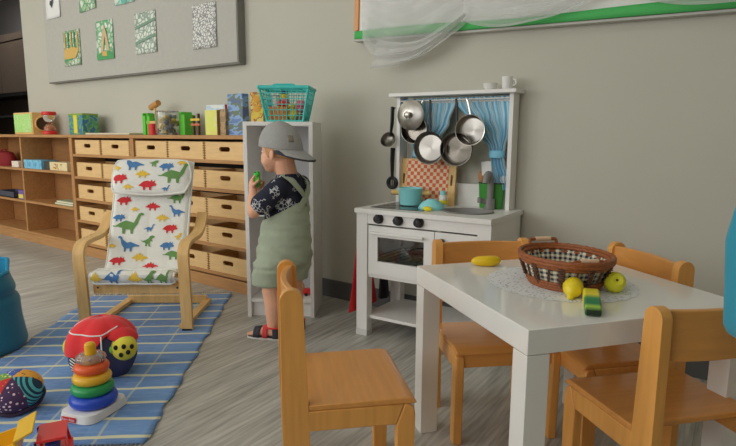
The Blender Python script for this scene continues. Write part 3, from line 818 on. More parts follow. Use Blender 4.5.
b.build('slotted_head', t)

# ------------------------------------------------ things on the worktop
Z = KH + .0006
t = thing('cutting_board', 'wooden cutting board with orange chequered face leaning at the back of the worktop', 'cutting board', kw(.214, .345, Z), KR, rot=(math.radians(-7), 0, KR))
BD_ = wood('board_pine', (196, 160, 106), (2, 8, 14), .5, .08)
bm = bmesh.new()
outer = [(-.165, .0), (.165, .0), (.165, .232), (.158, .242), (-.158, .242), (-.165, .232)]
hs_ = [arc(s * .143, .155, .006, 0, PI, 5) + arc(s * .143, .11, .006, PI, 2 * PI, 5) for s in (-1, 1)]
ed = []
for loop in [outer] + hs_:
    vs = [bm.verts.new((x, 0, z)) for x, z in loop]; ed += [bm.edges.new((vs[i], vs[(i + 1) % len(vs)])) for i in range(len(vs))]
bmesh.ops.triangle_fill(bm, use_beauty=True, edges=ed); bmesh.ops.recalc_face_normals(bm, faces=bm.faces)
ex = bmesh.ops.extrude_face_region(bm, geom=list(bm.faces)); bmesh.ops.translate(bm, vec=(0, .014, 0), verts=[v for v in ex['geom'] if isinstance(v, bmesh.types.BMVert)]); bmesh.ops.recalc_face_normals(bm, faces=bm.faces)
me = bpy.data.meshes.new('board'); bm.to_mesh(me); bm.free(); me.materials.append(BD_); o = bpy.data.objects.new('board', me); COL.objects.link(o); o.parent = t
m_chk = mat('orange_check', (214, 100, 50), .6)
tc = N(m_chk, 'ShaderNodeTexCoord'); ckr = N(m_chk, 'ShaderNodeTexChecker'); ckr.inputs['Scale'].default_value = 1 / .0195
mp = N(m_chk, 'ShaderNodeMapping'); mp.inputs['Location'].default_value = (.003, .01, .004); L(m_chk, tc.outputs['Object'], mp.inputs[0]); L(m_chk, mp.outputs[0], ckr.inputs[0])
ckr.inputs[1].default_value = rgb(214, 92, 44); ckr.inputs[2].default_value = rgb(222, 206, 176); L(m_chk, ckr.outputs[0], bsdf(m_chk).inputs['Base Color'])
b = MB().use(m_chk); b.box(-.125, .124, -.0035, -.0002, .012, .235); b.build('chequered_face', t)

t = thing('toy_pot', 'turquoise toy pot with wooden side handles on the hob', 'pot', kw(.185, .235, Z + .003), KR); t.scale = (1.14, 1.14, 1.14)
b = MB().use(TURQ); b.lathe([(0, 0), (.044, 0), (.05, .004), (.056, .075), (.058, .078), (.056, .08), (.052, .076), (.046, .008), (0, .006)], n=32, close_bottom=False, close_top=False); b.build('pot_body', t)
for a in (200, 20):
    b = MB().use(WOODL); ca, sa = math.cos(math.radians(a)), math.sin(math.radians(a)); b.tube([(ca * .05, sa * .05, .055), (ca * .088, sa * .088, .058)], [.010, .012], 10); b.build('handle', t)
t = thing('toy_bowl', 'turquoise bowl turned upside down at the front of the worktop', 'bowl', kw(.338, .175, Z), KR); t.scale = (1.1, 1.1, 1.1)
b = MB().use(TURQ); b.lathe([(.06, 0), (.057, .012), (.043, .03), (.024, .040), (.02, .044), (.0, .044)], n=30, close_bottom=False, close_top=False); b.build('bowl_shell', t, solid=.002)
t = tag(MB().use(mat('lemon_yellow', (214, 200, 44), .5)).ell((0, 0, .012), (.026, .016, .012)).build('toy_lemon_slice', loc=kw(.362, .085, Z)), 'small yellow toy fruit in front of the upside-down turquoise bowl', 'toy fruit')
t = thing('salt_shaker', 'small white bottle with turquoise cap beside the chequered board', 'bottle', kw(.345, .29, Z), KR); t.scale = (1.2, 1.2, 1.2)
b = MB().use(WHITE); b.lathe([(0, 0), (.017, 0), (.018, .004), (.017, .045), (.012, .052), (0, .052)], close_bottom=False, close_top=False); b.build('bottle_body', t)
b = MB().use(TURQ); b.lathe([(.013, .05), (.013, .066), (.009, .069), (0, .069)], close_bottom=True, close_top=False); b.build('cap', t)
b = MB().use(MATS['lemon_yellow']); b.lathe([(.0185, .012), (.0185, .03)], close_bottom=False, close_top=False); b.build('label_band', t, solid=.001)
t = thing('utensil_pot', 'green toy pot holding wooden and white utensils behind the tap', 'pot', kw(.572, .375, Z), KR)
GPOT = mat('green_enamel', (58, 124, 52), .35)
b = MB().use(GPOT); b.lathe([(0, 0), (.058, 0), (.061, .004), (.067, .126), (.069, .129), (.065, .128), (.058, .008), (0, .006)], n=32, sy=.42, close_bottom=False, close_top=False); b.build('pot_body', t)
b = MB().use(mat('pot_rim_black', (40, 44, 40), .5)); b.torus((0, 0, .128), .068, .003, 32, 8, sy=.42); b.build('pot_rim', t)
t = thing('wooden_spoon', 'brown wooden toy spoon standing in the green pot', 'spoon', kw(.535, .375, Z + .012), KR, rot=(0, math.radians(-9), KR))
b = MB().use(wood('spoon_wood', (158, 112, 70), (8, 8, 1), .5)); b.tube([(0, 0, 0), (0, 0, .125)], .005, 8); b.build('handle', t); b = MB().use(MATS['spoon_wood']); b.ell((0, 0, .148), (.014, .007, .028)); b.build('spoon_bowl', t)
t = thing('toy_spatula', 'white toy spatula with square blade standing in the green pot', 'spatula', kw(.563, .372, Z + .012), KR, rot=(0, math.radians(-6), KR))
b = MB().use(WHITE); b.tube([(0, 0, 0), (0, 0, .16)], .005, 8); b.build('handle', t); b = MB().use(WHITE); b.box(-.026, .026, -.003, .003, .155, .225); b.build('blade', t, bevel=.002)
t = thing('toy_spoon', 'white round toy spoon leaning right in the green pot', 'spoon', kw(.61, .372, Z + .012), KR, rot=(0, math.radians(10), KR))
b = MB().use(WHITE); b.tube([(0, 0, 0), (0, 0, .12)], .005, 8); b.build('handle', t); b = MB().use(WHITE); b.ell((0, 0, .138), (.026, .008, .022)); b.build('spoon_bowl', t)

# cups on the top shelf
Z2 = 1.2536
t = thing('toy_cup', 'small white cup with handle on top of the play kitchen', 'cup', kw(.640, .35, Z2), KR)
b = MB().use(WHITE); b.lathe([(0, 0), (.021, 0), (.024, .004), (.026, .058), (.0265, .06), (.0235, .058), (.021, .008), (0, .006)], close_bottom=False, close_top=False); b.build('cup_body', t)
b = MB().use(WHITE); b.tube(smooth_path([(.024, 0, .046), (.04, 0, .043), (.042, 0, .025), (.024, 0, .015)], 5), .0035, 8); b.build('handle', t)
t = thing('toy_sugar_bowl', 'small white bowl beside the cup on top of the play kitchen', 'bowl', kw(.555, .35, Z2), KR)
b = MB().use(WHITE); b.lathe([(0, 0), (.02, 0), (.032, .012), (.034, .03), (.036, .032), (.032, .03), (.028, .012), (0, .006)], close_bottom=False, close_top=False); b.build('bowl_shell', t)

# red and black cloths hanging at the left side
def hung_cloth(name, label, cat, m, x, y, z0, z1, w0, w1, th):
    t = thing(name, label, cat, kw(x, y, 0), KR)
    def fn(u, v):
        z = z1 + (z0 - z1) * v; w = w0 + (w1 - w0) * v ** .9
        a = 2 * PI * u
        r = 1 + .12 * math.sin(5 * a + 2 * v) * v
        return (th * (.4 + .6 * v) * r * math.cos(a), w / 2 * r * math.sin(a), z)
    b = MB().use(m); b.grid(fn, 40, 14, closed_u=True); b.v.append((0, 0, z0)); n0 = len(b.v) - 1; b.v.append((0, 0, z1)); n1 = len(b.v) - 1
    for i in range(40):
        j = (i + 1) % 40
        b.f.append([14 * 40 + i, 14 * 40 + j, n0]); b.mi.append(0); b.sm.append(True); b.f.append([j, i, n1]); b.mi.append(0); b.sm.append(True)
    b.build('cloth', t)
    b = MB().use(STEEL); b.tube([(.0, 0, z1 - .01), (.0, 0, z1 + .02), (-x - .0, 0, z1 + .02)], .003, 8); b.build('hanging_hook', t)
    return t
hung_cloth('red_bag', 'red cloth bag hanging on the left side of the play kitchen', 'bag', mat('red_cloth', (164, 34, 36), .85), -.028, .105, .12, .56, .06, .25, .024)
hung_cloth('black_bag', 'narrow black cloth bag hanging behind the red one under the oven', 'bag', mat('black_cloth', (34, 34, 38), .85), -.026, .32, .12, .44, .03, .085, .022)
# ---------------------------------------------------------------- white square table
TX, TY, TR, TH, TW, TT = -0.4358, -1.4206, 0.9309, 0.5878, 0.6825, 0.0627
def tw_(a, b_, z=0):
    c, s = math.cos(TR), math.sin(TR); return (TX + a * c - b_ * s, TY + a * s + b_ * c, z)
GLOSS = mat('gloss_white', (206, 205, 201), .09, spec=.5)
t = thing('table', 'glossy white square low table with four thick legs', 'table', (TX, TY, 0), TR)
b = MB().use(GLOSS); b.box(0, TW, 0, TW, TH - TT, TH); b.build('tabletop', t, bevel=.002)
for x in (0, TW - TT):
    for y in (0, TW - TT):
        b = MB().use(GLOSS); b.box(x + .0006, x + TT - .0006, y + .0006, y + TT - .0006, 0, TH - TT - .0015); b.build('leg', t, bevel=.0015)

# ---------------------------------------------------------------- beech children's chairs
CW, CD, CS, CB, CP, CT = .363, .286, .339, .647, .068, .028
def make_chair(label):
    r = thing('child_chair', label, 'chair', (0, 0, 0), 0, 'beech chairs around the white table')
    y0, y1 = -CD / 2, CD / 2
    def sidep(pts, name, x0):
        b = MB().use(BEECH); b.prism(pts, lambda a, z, d: (d, a, z), x0, x0 + CT); b.build(name, r, bevel=.004)
    for s in (-1, 1):
        x0 = s * (CW / 2 - CT / 2) - CT / 2
        rad = CP / 2 - .005
        top = [(y0 - CP / 2 - .005 + rad * math.cos(a) , CB - rad + rad * math.sin(a)) for a in [PI * i / 12 for i in range(13)]]
        sidep([(y0 - CP + .008, 0), (y0 + .010, 0), (y0 + .002, .30)] + top + [(y0 - CP, .30)], 'rear_post', x0)
        sidep([(y1 - .05, 0), (y1 - .006, 0), (y1, CS - .018 - .03), (y1 - .004, CS - .028), (y1 - .022, CS - .018), (y1 - .03, CS - .018), (y1 - .052, CS - .075)], 'front_leg', x0)
        sidep([(y0 - .001, CS - .018), (y0 - .001, CS - .075), (y1 - .0525, CS - .075), (y1 - .0305, CS - .018)], 'side_rail', x0)
    b = MB().use(BEECH_H); b.box(-CW / 2 + CT, CW / 2 - CT, y1 - .03, y1 - .012, CS - .068, CS - .018); b.build('front_rail', r, bevel=.002)
    # seat: a rounded board with a rolled front edge
    b = MB().use(BEECH_H)
    prof = [(y0 + .002, CS - .017), (y0 + .002, CS - .002), (y1 - .03, CS), (y1 - .010, CS - .003), (y1 + .002, CS - .012), (y1 + .004, CS - .018), (y1 - .02, CS - .017)]
    b.prism(prof, lambda a, z, d: (d, a, z), -CW / 2 + .0, CW / 2 - .0); b.build('seat', r, bevel=.003)
    # curved back board between the posts
    b = MB().use(BEECH_H)
    z0, z1 = CB - .135, CB - .012
    rings = []
    n = 14
    for i in range(n + 1):
        x = -CW / 2 + CT - .001 + (CW - 2 * CT + .002) * i / n
        q = 1 - (2 * i / n - 1) ** 2
        yb = y0 - CP * .42 - .024 * q
        rings.append([(x, yb - .009, z0), (x, yb + .009, z0), (x, yb + .009, z1), (x, yb - .009, z1)])
    b.ring_loft(rings, True, False); b.build('backrest', r, bevel=.003)
    return r
CH = [(-.962, -1.399, .81, 'beech child chair standing free in front of the table, nearest the boy'),
      (-.770, -.826, -.803, 'beech child chair pushed under the table beside the play kitchen'),
      (-.468, -.693, -2.312, 'beech child chair at the far right side of the table behind the basket'),
      (-.227, -1.002, 2.433, 'beech child chair at the near right of the table with teal cloth beside it')]
first = None
for x, y, a, lab in CH:
    if first is None:
        first = make_chair(lab); first.location = (x, y, 0); first.rotation_euler = (0, 0, a - PI / 2)
    else:
        dup(first, (x, y, 0), a - PI / 2, lab, 'beech chairs around the white table')

# ---------------------------------------------------------------- things on the table
m_lace = mat('lace_white', (196, 198, 200), .9)
def lace_nodes(m):
    nt = m.node_tree; out = [n for n in nt.nodes if n.type == 'OUTPUT_MATERIAL'][0]
    tc = N(m, 'ShaderNodeTexCoord'); v = N(m, 'ShaderNodeTexVoronoi'); v.inputs['Scale'].default_value = 95; L(m, tc.outputs['Object'], v.inputs['Vector'])
    n = N(m, 'ShaderNodeTexNoise'); n.inputs['Scale'].default_value = 22; L(m, tc.outputs['Object'], n.inputs['Vector'])
    h = math_node(m, 'LESS_THAN', v.outputs['Distance'], math_node(m, 'MULTIPLY', n.outputs['Fac'], .55))
    ms = N(m, 'ShaderNodeMixShader'); tr = N(m, 'ShaderNodeBsdfTransparent')
    L(m, math_node(m, 'MULTIPLY', h, .8), ms.inputs[0]); L(m, bsdf(m).outputs[0], ms.inputs[1]); L(m, tr.outputs[0], ms.inputs[2]); L(m, ms.outputs[0], out.inputs[0])
lace_nodes(m_lace)
BX, BY = -.505, -.945
b = MB().use(m_lace)
n = 120
rings = [[(q * (.215 + .006 * abs(math.sin(12 * 2 * PI * j / n))) * math.cos(2 * PI * j / n), q * (.205 + .006 * abs(math.sin(12 * 2 * PI * j / n))) * math.sin(2 * PI * j / n), .0012) for j in range(n)] for q in (.02, .5, 1.0)]
b.ring_loft(rings, False, True)
tag(b.build('doily', loc=(BX - .01, BY, TH)), 'white lace doily spread on the table under the wicker basket', 'doily')

WICK = wood('wicker_brown', (124, 70, 36), (3, 3, 3), .5, .2, 40)
WICKD = wood('wicker_dark', (76, 50, 36), (3, 3, 3), .55, .2, 40)
m_ging = mat('gingham_cloth', (190, 184, 160), .85)
def ging_nodes(m):
    uv = N(m, 'ShaderNodeUVMap'); sp = N(m, 'ShaderNodeSeparateXYZ'); L(m, uv.outputs[0], sp.inputs[0])
    a = math_node(m, 'GREATER_THAN', math_node(m, 'FRACT', math_node(m, 'MULTIPLY', sp.outputs[0], 46.0)), .5)
    c = math_node(m, 'GREATER_THAN', math_node(m, 'FRACT', math_node(m, 'MULTIPLY', sp.outputs[1], 5.0)), .5)
    s = math_node(m, 'MULTIPLY', math_node(m, 'ADD', a, c), .5)
    L(m, mix_col(m, s, rgb(206, 200, 176), rgb(34, 36, 54)), bsdf(m).inputs['Base Color'])
ging_nodes(m_ging)
bk = thing('wicker_basket', 'brown oval wicker basket with gingham lining on the lace doily', 'basket', (BX, BY, TH + .002), math.radians(135))
AX, AY, HB = .150, .126, .086     # half axes of the rim, height
def bw_(a, z, k=0.0):
    q = z / HB; s = .74 + .26 * q ** .8
    return ((AX * s + k) * math.cos(a), (AY * s + k) * math.sin(a), z)
b = MB().use(WICK)
for z, r in ((.005, .006), (.014, .005), (.022, .004)): b.tube([bw_(2*PI*i/48, z, .002) for i in range(48)], r, 8, closed=True)
b.lathe([(0, 0), (1, 0), (1, .006), (0, .006)], n=48, sx=AX*.74, sy=AY*.74, close_bottom=False, close_top=False); b.build('basket_base', bk)
b = MB().use(WICK)
for i, (z, k, r) in enumerate(((HB - .016, .001, .006), (HB - .006, .004, .007), (HB + .003, .002, .007), (HB - .004, -.006, .006))): b.tube([tuple(c + (.0012 * math.sin(40 * a_) if j == 2 else 0) for j, c in enumerate(bw_(a_, z, k))) for a_ in [2*PI*i_/72 for i_ in range(72)]], r, 8, closed=True)
b.build('rim', bk)
b = MB().use(WICKD)
for i in range(40):
    a = 2 * PI * i / 40
    if i % 4 == 0: b.tube([bw_(a, .012, .003), bw_(a, .045, .005), bw_(a, HB - .008, .003)], .0042, 6)
    elif i % 4 == 2:
        b.tube([bw_(a - .02, .012, .003), bw_(a + .05, HB - .008, .003)], .003, 6)
b.use(WICKD)
for i in range(0, 40, 4):
    for j in range(7):
        z = .026 + j * .0075
        b.tube([bw_(2*PI*(i - .35 + k_ * .42) / 40, z, .006 + .003 * ((k_ + j) % 2)) for k_ in range(3)], .003, 6)
b.build('wicker_stakes', bk)
b = MB().use(m_ging); b.grid(lambda u, v: bw_(2*PI*u, .010 + (HB - .014) * v, -.004 + .0025 * math.sin(40 * PI * u)), 160, 10, closed_u=True); 
for fi, f in enumerate(b.f):
    i = fi % 160; j = fi // 160; b.uv[fi] = [(i / 160, j / 10), ((i + 1) / 160, j / 10), ((i + 1) / 160, (j + 1) / 10), (i / 160, (j + 1) / 10)]
b.build('lining', bk, solid=.0015)
for s in (1, -1):
    b = MB().use(WICK)
    cx = s * (AX - (.004 if s > 0 else .022)); hz = HB + (.018 if s > 0 else .004)
    b.tube(smooth_path([(cx, -.045, HB - .01), (cx + s * .004, -.045, hz), (cx + s * .006, -.03, hz + .004), (cx + s * .006, .03, hz + .004), (cx + s * .004, .045, hz), (cx, .045, HB - .01)], 4), .0055, 8)
    b.use(mat('pale_handle_grip', (200, 170, 140), .4)); b.tube([(cx + s * .006, -.026, hz + .0045), (cx + s * .006, .026, hz + .0045)], .0075, 10); b.build('handle', bk)
# toy fruit in the basket, just visible through the lining edge
for i, (x, y, c, lab, nm) in enumerate([(-.545, -.95, (206, 186, 50), 'yellow toy fruit inside the wicker basket', 'toy_banana'), (-.475, -.93, (160, 44, 36), 'red toy fruit inside the wicker basket', 'toy_apple')]):
    t = thing(nm, lab, 'toy fruit', (x, y, TH + .0105))
    b = MB().use(mat('fruit_%d' % i, c, .4)); b.ell((0, 0, .024), (.03, .024, .022)); b.build('fruit_body', t)
    b = MB().use(mat('fruit_stem', (80, 60, 34), .6)); b.cyl((0, 0, .043), (.002, 0, .052), .002, n=6); b.build('stem', t)

YEL = mat('toy_yellow', (222, 198, 38), .35, var=.06, vscale=18)
Zt = TH + .0006
t = thing('toy_lemon', 'yellow toy lemon on the table in front of the basket, tip towards the viewer', 'toy fruit', (-.437, -1.083, Zt), math.radians(-86))
b = MB().use(YEL); b.T = Matrix.Translation((0, 0, .028)) @ Matrix.Rotation(PI / 2 + .58, 4, 'Y') @ Matrix.Rotation(0, 4, 'Z')
b.lathe([(.0, -.030), (.012, -.028), (.022, -.018), (.0285, 0), (.024, .016), (.015, .027), (.0095, .033), (.0085, .040), (.005, .044), (0, .045)], n=28, close_bottom=False, close_top=False); b.build('fruit_body', t)
b = MB().use(mat('lemon_tip', (176, 168, 60), .5)); b.T = Matrix.Translation((0, 0, .028)) @ Matrix.Rotation(PI / 2 + .58, 4, 'Y'); b.lathe([(.005, .0435), (.003, .0455), (0, .046)], n=10, close_top=False); b.build('fruit_tip', t)
t = thing('toy_apple', 'round yellow green toy apple on the table right of the basket', 'toy fruit', (-.357, -.962, Zt), rot=(math.radians(62), 0, math.radians(28)))
t.location.z = Zt + .030
b = MB().use(mat('apple_yellow', (206, 200, 46), .35, var=.10, vscale=14))
b.lathe([(0, .022), (.006, .025), (.016, .0275), (.026, .018), (.0305, .002), (.027, -.015), (.017, -.027), (.008, -.028), (0, -.024)], n=30, close_bottom=False, close_top=False); b.build('fruit_body', t)
b = MB().use(MATS['fruit_stem']); b.lathe([(.0035, .0225), (.004, .025), (.0, .026)], n=8, close_top=False); b.build('stem', t)
# wedge of toy melon, bands of yellow and green
t = thing('toy_melon_slice', 'toy melon slice with yellow top and dark green end lying near the table edge', 'toy fruit', (-.368, -1.155, Zt), math.radians(-72)); t.scale = (1.12, 1.12, 1.12)
m_mel = mat('melon_bands', (200, 196, 60), .4)
tc = N(m_mel, 'ShaderNodeTexCoord'); sp = N(m_mel, 'ShaderNodeSeparateXYZ'); L(m_mel, tc.outputs['Object'], sp.inputs[0])
r = N(m_mel, 'ShaderNodeValToRGB'); L(m_mel, math_node(m_mel, 'MULTIPLY_ADD', sp.outputs['X'], 7.0, .5), r.inputs[0])
e = r.color_ramp.elements; e[0].position = .10; e[0].color = rgb(206, 194, 52); e[1].position = .98; e[1].color = rgb(28, 64, 34)
for p_, c_ in ((.50, (206, 190, 52)), (.62, (60, 124, 62)), (.70, (34, 104, 64)), (.82, (34, 100, 60)), (.90, (130, 164, 60))):
    q = e.new(p_); q.color = rgb(*c_)
L(m_mel, r.outputs[0], bsdf(m_mel).inputs['Base Color'])
b = MB().use(m_mel)
pts = [(-.07, .010), (-.064, .027), (-.048, .034), (-.012, .034), (.025, .029), (.055, .021), (.069, .014), (.070, .001), (.04, 0), (-.04, 0), (-.066, .001)]
b.prism(pts, lambda a, z, d: (a, d, z), -.0175, .0175); b.build('slice_body', t, bevel=.004)
b = MB().use(mat('melon_rind', (26, 40, 26), .5)); b.box(.0695, .0712, -.014, .014, .003, .015); b.build('rind_end', t, bevel=.0005)
t = thing('toy_banana', 'yellow oval toy fruit at the far left part of the table top', 'toy fruit', (-.792, -.868, Zt), math.radians(36))
b = MB().use(mat('banana_yellow', (228, 190, 26), .35)); b.T = Matrix.Translation((0, 0, .0)); b.tube(smooth_path([(-.052, .004, .014), (-.036, 0, .016), (0, -.006, .0175), (.03, -.002, .018), (.046, .006, .020)], 5), [.003, .006, .0085, .011, .0130, .0148, .0160, .0170, .0177, .0182, .0185, .0185, .0185, .0182, .0177, .0168, .0155, .0138, .0115, .0085, .004], 14); b.build('fruit_body', t)
b = MB().use(mat('banana_tip', (120, 104, 40), .5)); b.ell((.047, .0065, .020), (.004, .004, .004), None, 8, 6); b.build('fruit_tip', t)

# ---------------------------------------------------------------- teal cloth at the right edge, hung on a slim stand
t = thing('coat_stand', 'slim dark stand carrying the teal cloth at the right edge', 'stand', (.165, -1.262, 0))
b = MB().use(DSTEEL); b.cyl((0, 0, .02), (0, 0, 1.25), .011, n=12); b.build('pole', t)
b = MB().use(DSTEEL); b.lathe([(.13, 0), (.13, .012), (.03, .022), (0, .022)], n=30, close_top=False); b.build('base_plate', t)
b = MB().use(DSTEEL); b.tube(smooth_path([(0, 0, 1.20), (-.04, 0, 1.19), (-.075, 0, 1.20), (-.085, 0, 1.225)], 4), .006, 8); b.build('peg', t)
t = thing('cloth_sack', 'soft teal cloth hanging at the right edge beside the near chair', 'cloth', (.138, -1.280, -.008))
m_teal = mat('teal_fabric', (34, 122, 144), .85, var=.04, vscale=12, sheen=.2)
def sack(u, v):
    a = 2 * PI * u
    z = 1.20 - .60 * v
    r = .028 + .130 * min(1, v / .62) ** .6
    if v > .93: r *= math.sqrt(max(0, 1 - ((v - .93) / .07) ** 2)) * .999 + .001
    r *= 1 + .045 * math.sin(6 * a + 3 * v) * min(1, v * 2)
    return (-.045 + r * math.cos(a) * 1.0 - .03 * (1 - v), r * .55 * math.sin(a), z)
b = MB().use(m_teal); b.grid(sack, 48, 40, closed_u=True); b.build('cloth', t)
b = MB().use(m_teal); b.tube(smooth_path([(-.075, 0, 1.19), (-.085, .012, 1.22), (-.085, -.012, 1.22), (-.075, 0, 1.19)], 4), .004, 6); b.build('loop', t)

# ---------------------------------------------------------------- white bookcase
SX, SY, SRz, SW, SH, SD = -2.3992, -0.5294, 0.5735, 0.3847, 1.1033, 0.328
def sw_(x, y, z):
    c, s = math.cos(SRz), math.sin(SRz); return (SX + x * c - y * s, SY + x * s + y * c, z)
s_ = thing('bookcase', 'narrow white bookcase standing askew behind the boy', 'bookcase', (SX, SY, 0), SRz)
t_ = .022
for x in (0, SW - t_):
    b = MB().use(WHITE_K); b.box(x, x + t_, 0, SD, 0, SH - t_); b.build('side_panel', s_, bevel=.0015)
b = MB().use(WHITE_K); b.box(0, SW, 0, SD, SH - t_, SH); b.build('top_board', s_, bevel=.0015)
for z in (.09, .585):
    b = MB().use(WHITE_K); b.box(t_, SW - t_, .004, SD - .008, z - .003, z + .017); b.build('shelf', s_, bevel=.001)
b = MB().use(mat('bookcase_back', (168, 168, 170), .6)); b.box(t_, SW - t_, SD - .008, SD - .003, .02, SH - t_); b.build('back_panel', s_)
b = MB().use(WHITE_K); b.box(t_, SW - t_, .03, .045, 0, .087); b.build('plinth', s_)
# small toys low in the bookcase
t = thing('toy_figure', 'small tan toy bottle figure on the bottom shelf of the bookcase', 'toy', sw_(.285, .14, .1075), SRz)
b = MB().use(mat('tan_plastic', (176, 140, 100), .5)); b.lathe([(0, 0), (.02, 0), (.023, .01), (.02, .05), (.01, .065), (.01, .078), (0, .08)], close_bottom=False, close_top=False); b.build('figure_body', t)
b = MB().use(RED); b.ell((0, 0, .086), (.012, .012, .010)); b.build('head', t)
t = thing('toy_car', 'small red toy car on the bottom shelf of the bookcase', 'toy car', sw_(.335, .10, .1075), SRz + .5)
b = MB().use(RED); b.prism([(-.035, .008), (.035, .008), (.036, .022), (.018, .026), (.010, .04), (-.018, .04), (-.026, .026), (-.036, .022)], lambda a, z, d: (a, d, z), -.018, .018); b.build('car_body', t, bevel=.003)
for x in (-.02, .02):
    for y in (-.019, .013):
        b = MB().use(BLACK); b.cyl((x, y, .010), (x, y + .006, .010), .010, n=14); b.build('wheel', t)

# things on top of the bookcase
ZS = SH + .0008
bx = thing('teddy_box', 'yellow picture box with teddy print left of the turquoise basket', 'box', sw_(.052, .135, ZS), SRz)
b = MB().use(pic_mat('teddy_print', [(214, 186, 70), (206, 170, 60), (150, 90, 56), (220, 200, 110)], 24)); b.box(-.036, .036, -.02, .02, 0, .165); b.build('box_body', bx, bevel=.002)
b = MB().use(mat('teddy_face', (206, 150, 60), .5))
for z in (.125, .075): b.ell((.0, -.0205, z), (.022, .002, .02)); b.ell((-.016, -.0205, z + .02), (.008, .002, .008)); b.ell((.016, -.0205, z + .02), (.008, .002, .008))
b.build('teddy_picture', bx)
bx = thing('slim_box', 'slim blue box squeezed between the teddy box and the basket', 'box', sw_(.098, .225, ZS), SRz)
b = MB().use(mat('mid_blue_card', (56, 112, 168), .5)); b.box(-.018, .018, -.03, .03, 0, .115); b.build('box_body', bx, bevel=.002)
b = MB().use(mat('pale_blue_card', (120, 168, 196), .5)); b.box(-.0185, .0185, -.0305, .0305, .092, .118); b.build('lid', bx, bevel=.001)

kb = thing('shopping_basket', 'turquoise wire shopping basket full of toys on top of the white bookcase', 'basket', sw_(.224, .135, ZS), SRz)
TB = mat('turquoise_plastic', (56, 166, 160), .4)
bw0, bd0, bw1, bd1, bh = .100, .085, .136, .112, .188
def bpt(sx, sy, q): return (sx * (bw0 + (bw1 - bw0) * q), sy * (bd0 + (bd1 - bd0) * q), .004 + (bh - .008) * q)
for q, r, nm in ((0, .006, 'bottom_frame'), (1, .008, 'top_rim')):
    b = MB().use(TB); cs = [bpt(-1, -1, q), bpt(1, -1, q), bpt(1, 1, q), bpt(-1, 1, q)]
    for i in range(4): b.tube([cs[i], cs[(i + 1) % 4]], r, 8, flat=1.3 if q else 1)
    if q: 
        for i in range(4): b.ell(cs[i], (r * 1.3, r * 1.3, r * 1.3), None, 8, 6)
    b.build(nm, kb)
for sx in (-1, 1):
    for sy in (-1, 1):
        b = MB().use(TB); b.tube([bpt(sx, sy, 0), bpt(sx, sy, 1)], .006, 8); b.build('corner_bar', kb)
b = MB().use(TB)
for i in range(1, 9):
    s = -1 + 2 * i / 9
    for sy in (-1, 1): b.tube([bpt(s, sy, 0), bpt(s, sy, 1)], .0026, 6)
for i in range(1, 7):
    s = -1 + 2 * i / 7
    for sx in (-1, 1): b.tube([bpt(sx, s, 0), bpt(sx, s, 1)], .0022, 6)
for j in range(1, 6):
    q = j / 6; cs = [bpt(-1, -1, q), bpt(1, -1, q), bpt(1, 1, q), bpt(-1, 1, q)]
    for i in range(4): b.tube([cs[i], cs[(i + 1) % 4]], .0022, 6)
for i in range(1, 10): b.tube([bpt(-1 + .2 * i, -1, 0), bpt(-1 + .2 * i, 1, 0)], .0022, 6)
for i in range(1, 7): b.tube([bpt(-1, -1 + 2 * i / 7, 0), bpt(1, -1 + 2 * i / 7, 0)], .0022, 6)
b.build('lattice', kb)
for sy in (-1, 1):
    b = MB().use(TB); y = sy * bd1
    b.tube(smooth_path([(-.06, y, bh - .004), (-.055, y * .9, bh + .008), (-.03, y * .9, bh + .010), (.03, y * .9, bh + .010), (.055, y * .9, bh + .008), (.06, y, bh - .004)], 3), .006, 8); b.build('handle', kb)
def in_basket(name, label, x, y, z, rz=0, cat='toy'):
    return thing(name, label, cat, sw_(.224 + x * .88, .135 + y, ZS + z), SRz + rz, 'toys in the turquoise basket')
t = in_basket('toy_crate', 'orange toy crate low in the turquoise basket', -.05, -.045, .0075)
b = MB().use(mat('orange_plastic', (196, 116, 44), .5)); b.box(-.05, .05, -.03, .03, 0, .075); b.build('crate_body', t, bevel=.004)
b = MB().use(mat('orange_rib', (170, 92, 34), .5))
for x in (-.028, 0, .028): b.box(x - .004, x + .004, -.032, -.03, .008, .068)
b.build('ribs', t)
t = in_basket('toy_duck', 'yellow toy duck in the turquoise basket', .038, -.035, .0075)
b = MB().use(mat('duck_yellow', (214, 190, 70), .5)); b.ell((0, 0, .032), (.034, .026, .032)); b.ell((-.004, -.004, .076), (.022, .020, .022)); b.build('duck_body', t)
b = MB().use(mat('duck_orange', (206, 120, 40), .5)); b.ell((-.01, -.028, .074), (.010, .012, .005)); b.build('beak', t)
t = in_basket('pink_ball', 'pink ball at the right side of the turquoise basket', .088, -.02, .0475)
b = MB().use(mat('pink_plastic', (206, 96, 120), .45)); b.ell((0, 0, .038), (.036, .036, .036)); b.build('ball_body', t)
b = MB().use(mat('pink_band', (170, 60, 84), .5)); b.torus((0, 0, .038), .0355, .003, 28, 8); b.build('seam_band', t)
t = in_basket('brown_block', 'dark brown toy block under the pink ball in the basket', .088, -.02, .0075)
b = MB().use(mat('dark_brown_plastic', (84, 48, 32), .5)); b.box(-.025, .025, -.03, .03, 0, .038); b.build('block_body', t, bevel=.004); b = MB().use(mat('brown_stud', (110, 66, 44), .5)); b.box(-.02, .02, -.0312, -.03, .008, .03); b.build('block_panel', t)
t = in_basket('red_toy', 'red and pink toy lying on the orange crate in the basket', -.02, -.04, .084)
b = MB().use(RED); b.ell((0, 0, .016), (.042, .022, .016)); b.build('toy_body', t); b = MB().use(MATS['pink_plastic']); b.ell((.012, 0, .034), (.018, .016, .014)); b.build('toy_top', t)
t = in_basket('striped_tube', 'yellow and dark blue striped tube standing in the back of the basket', -.035, .045, .0075)
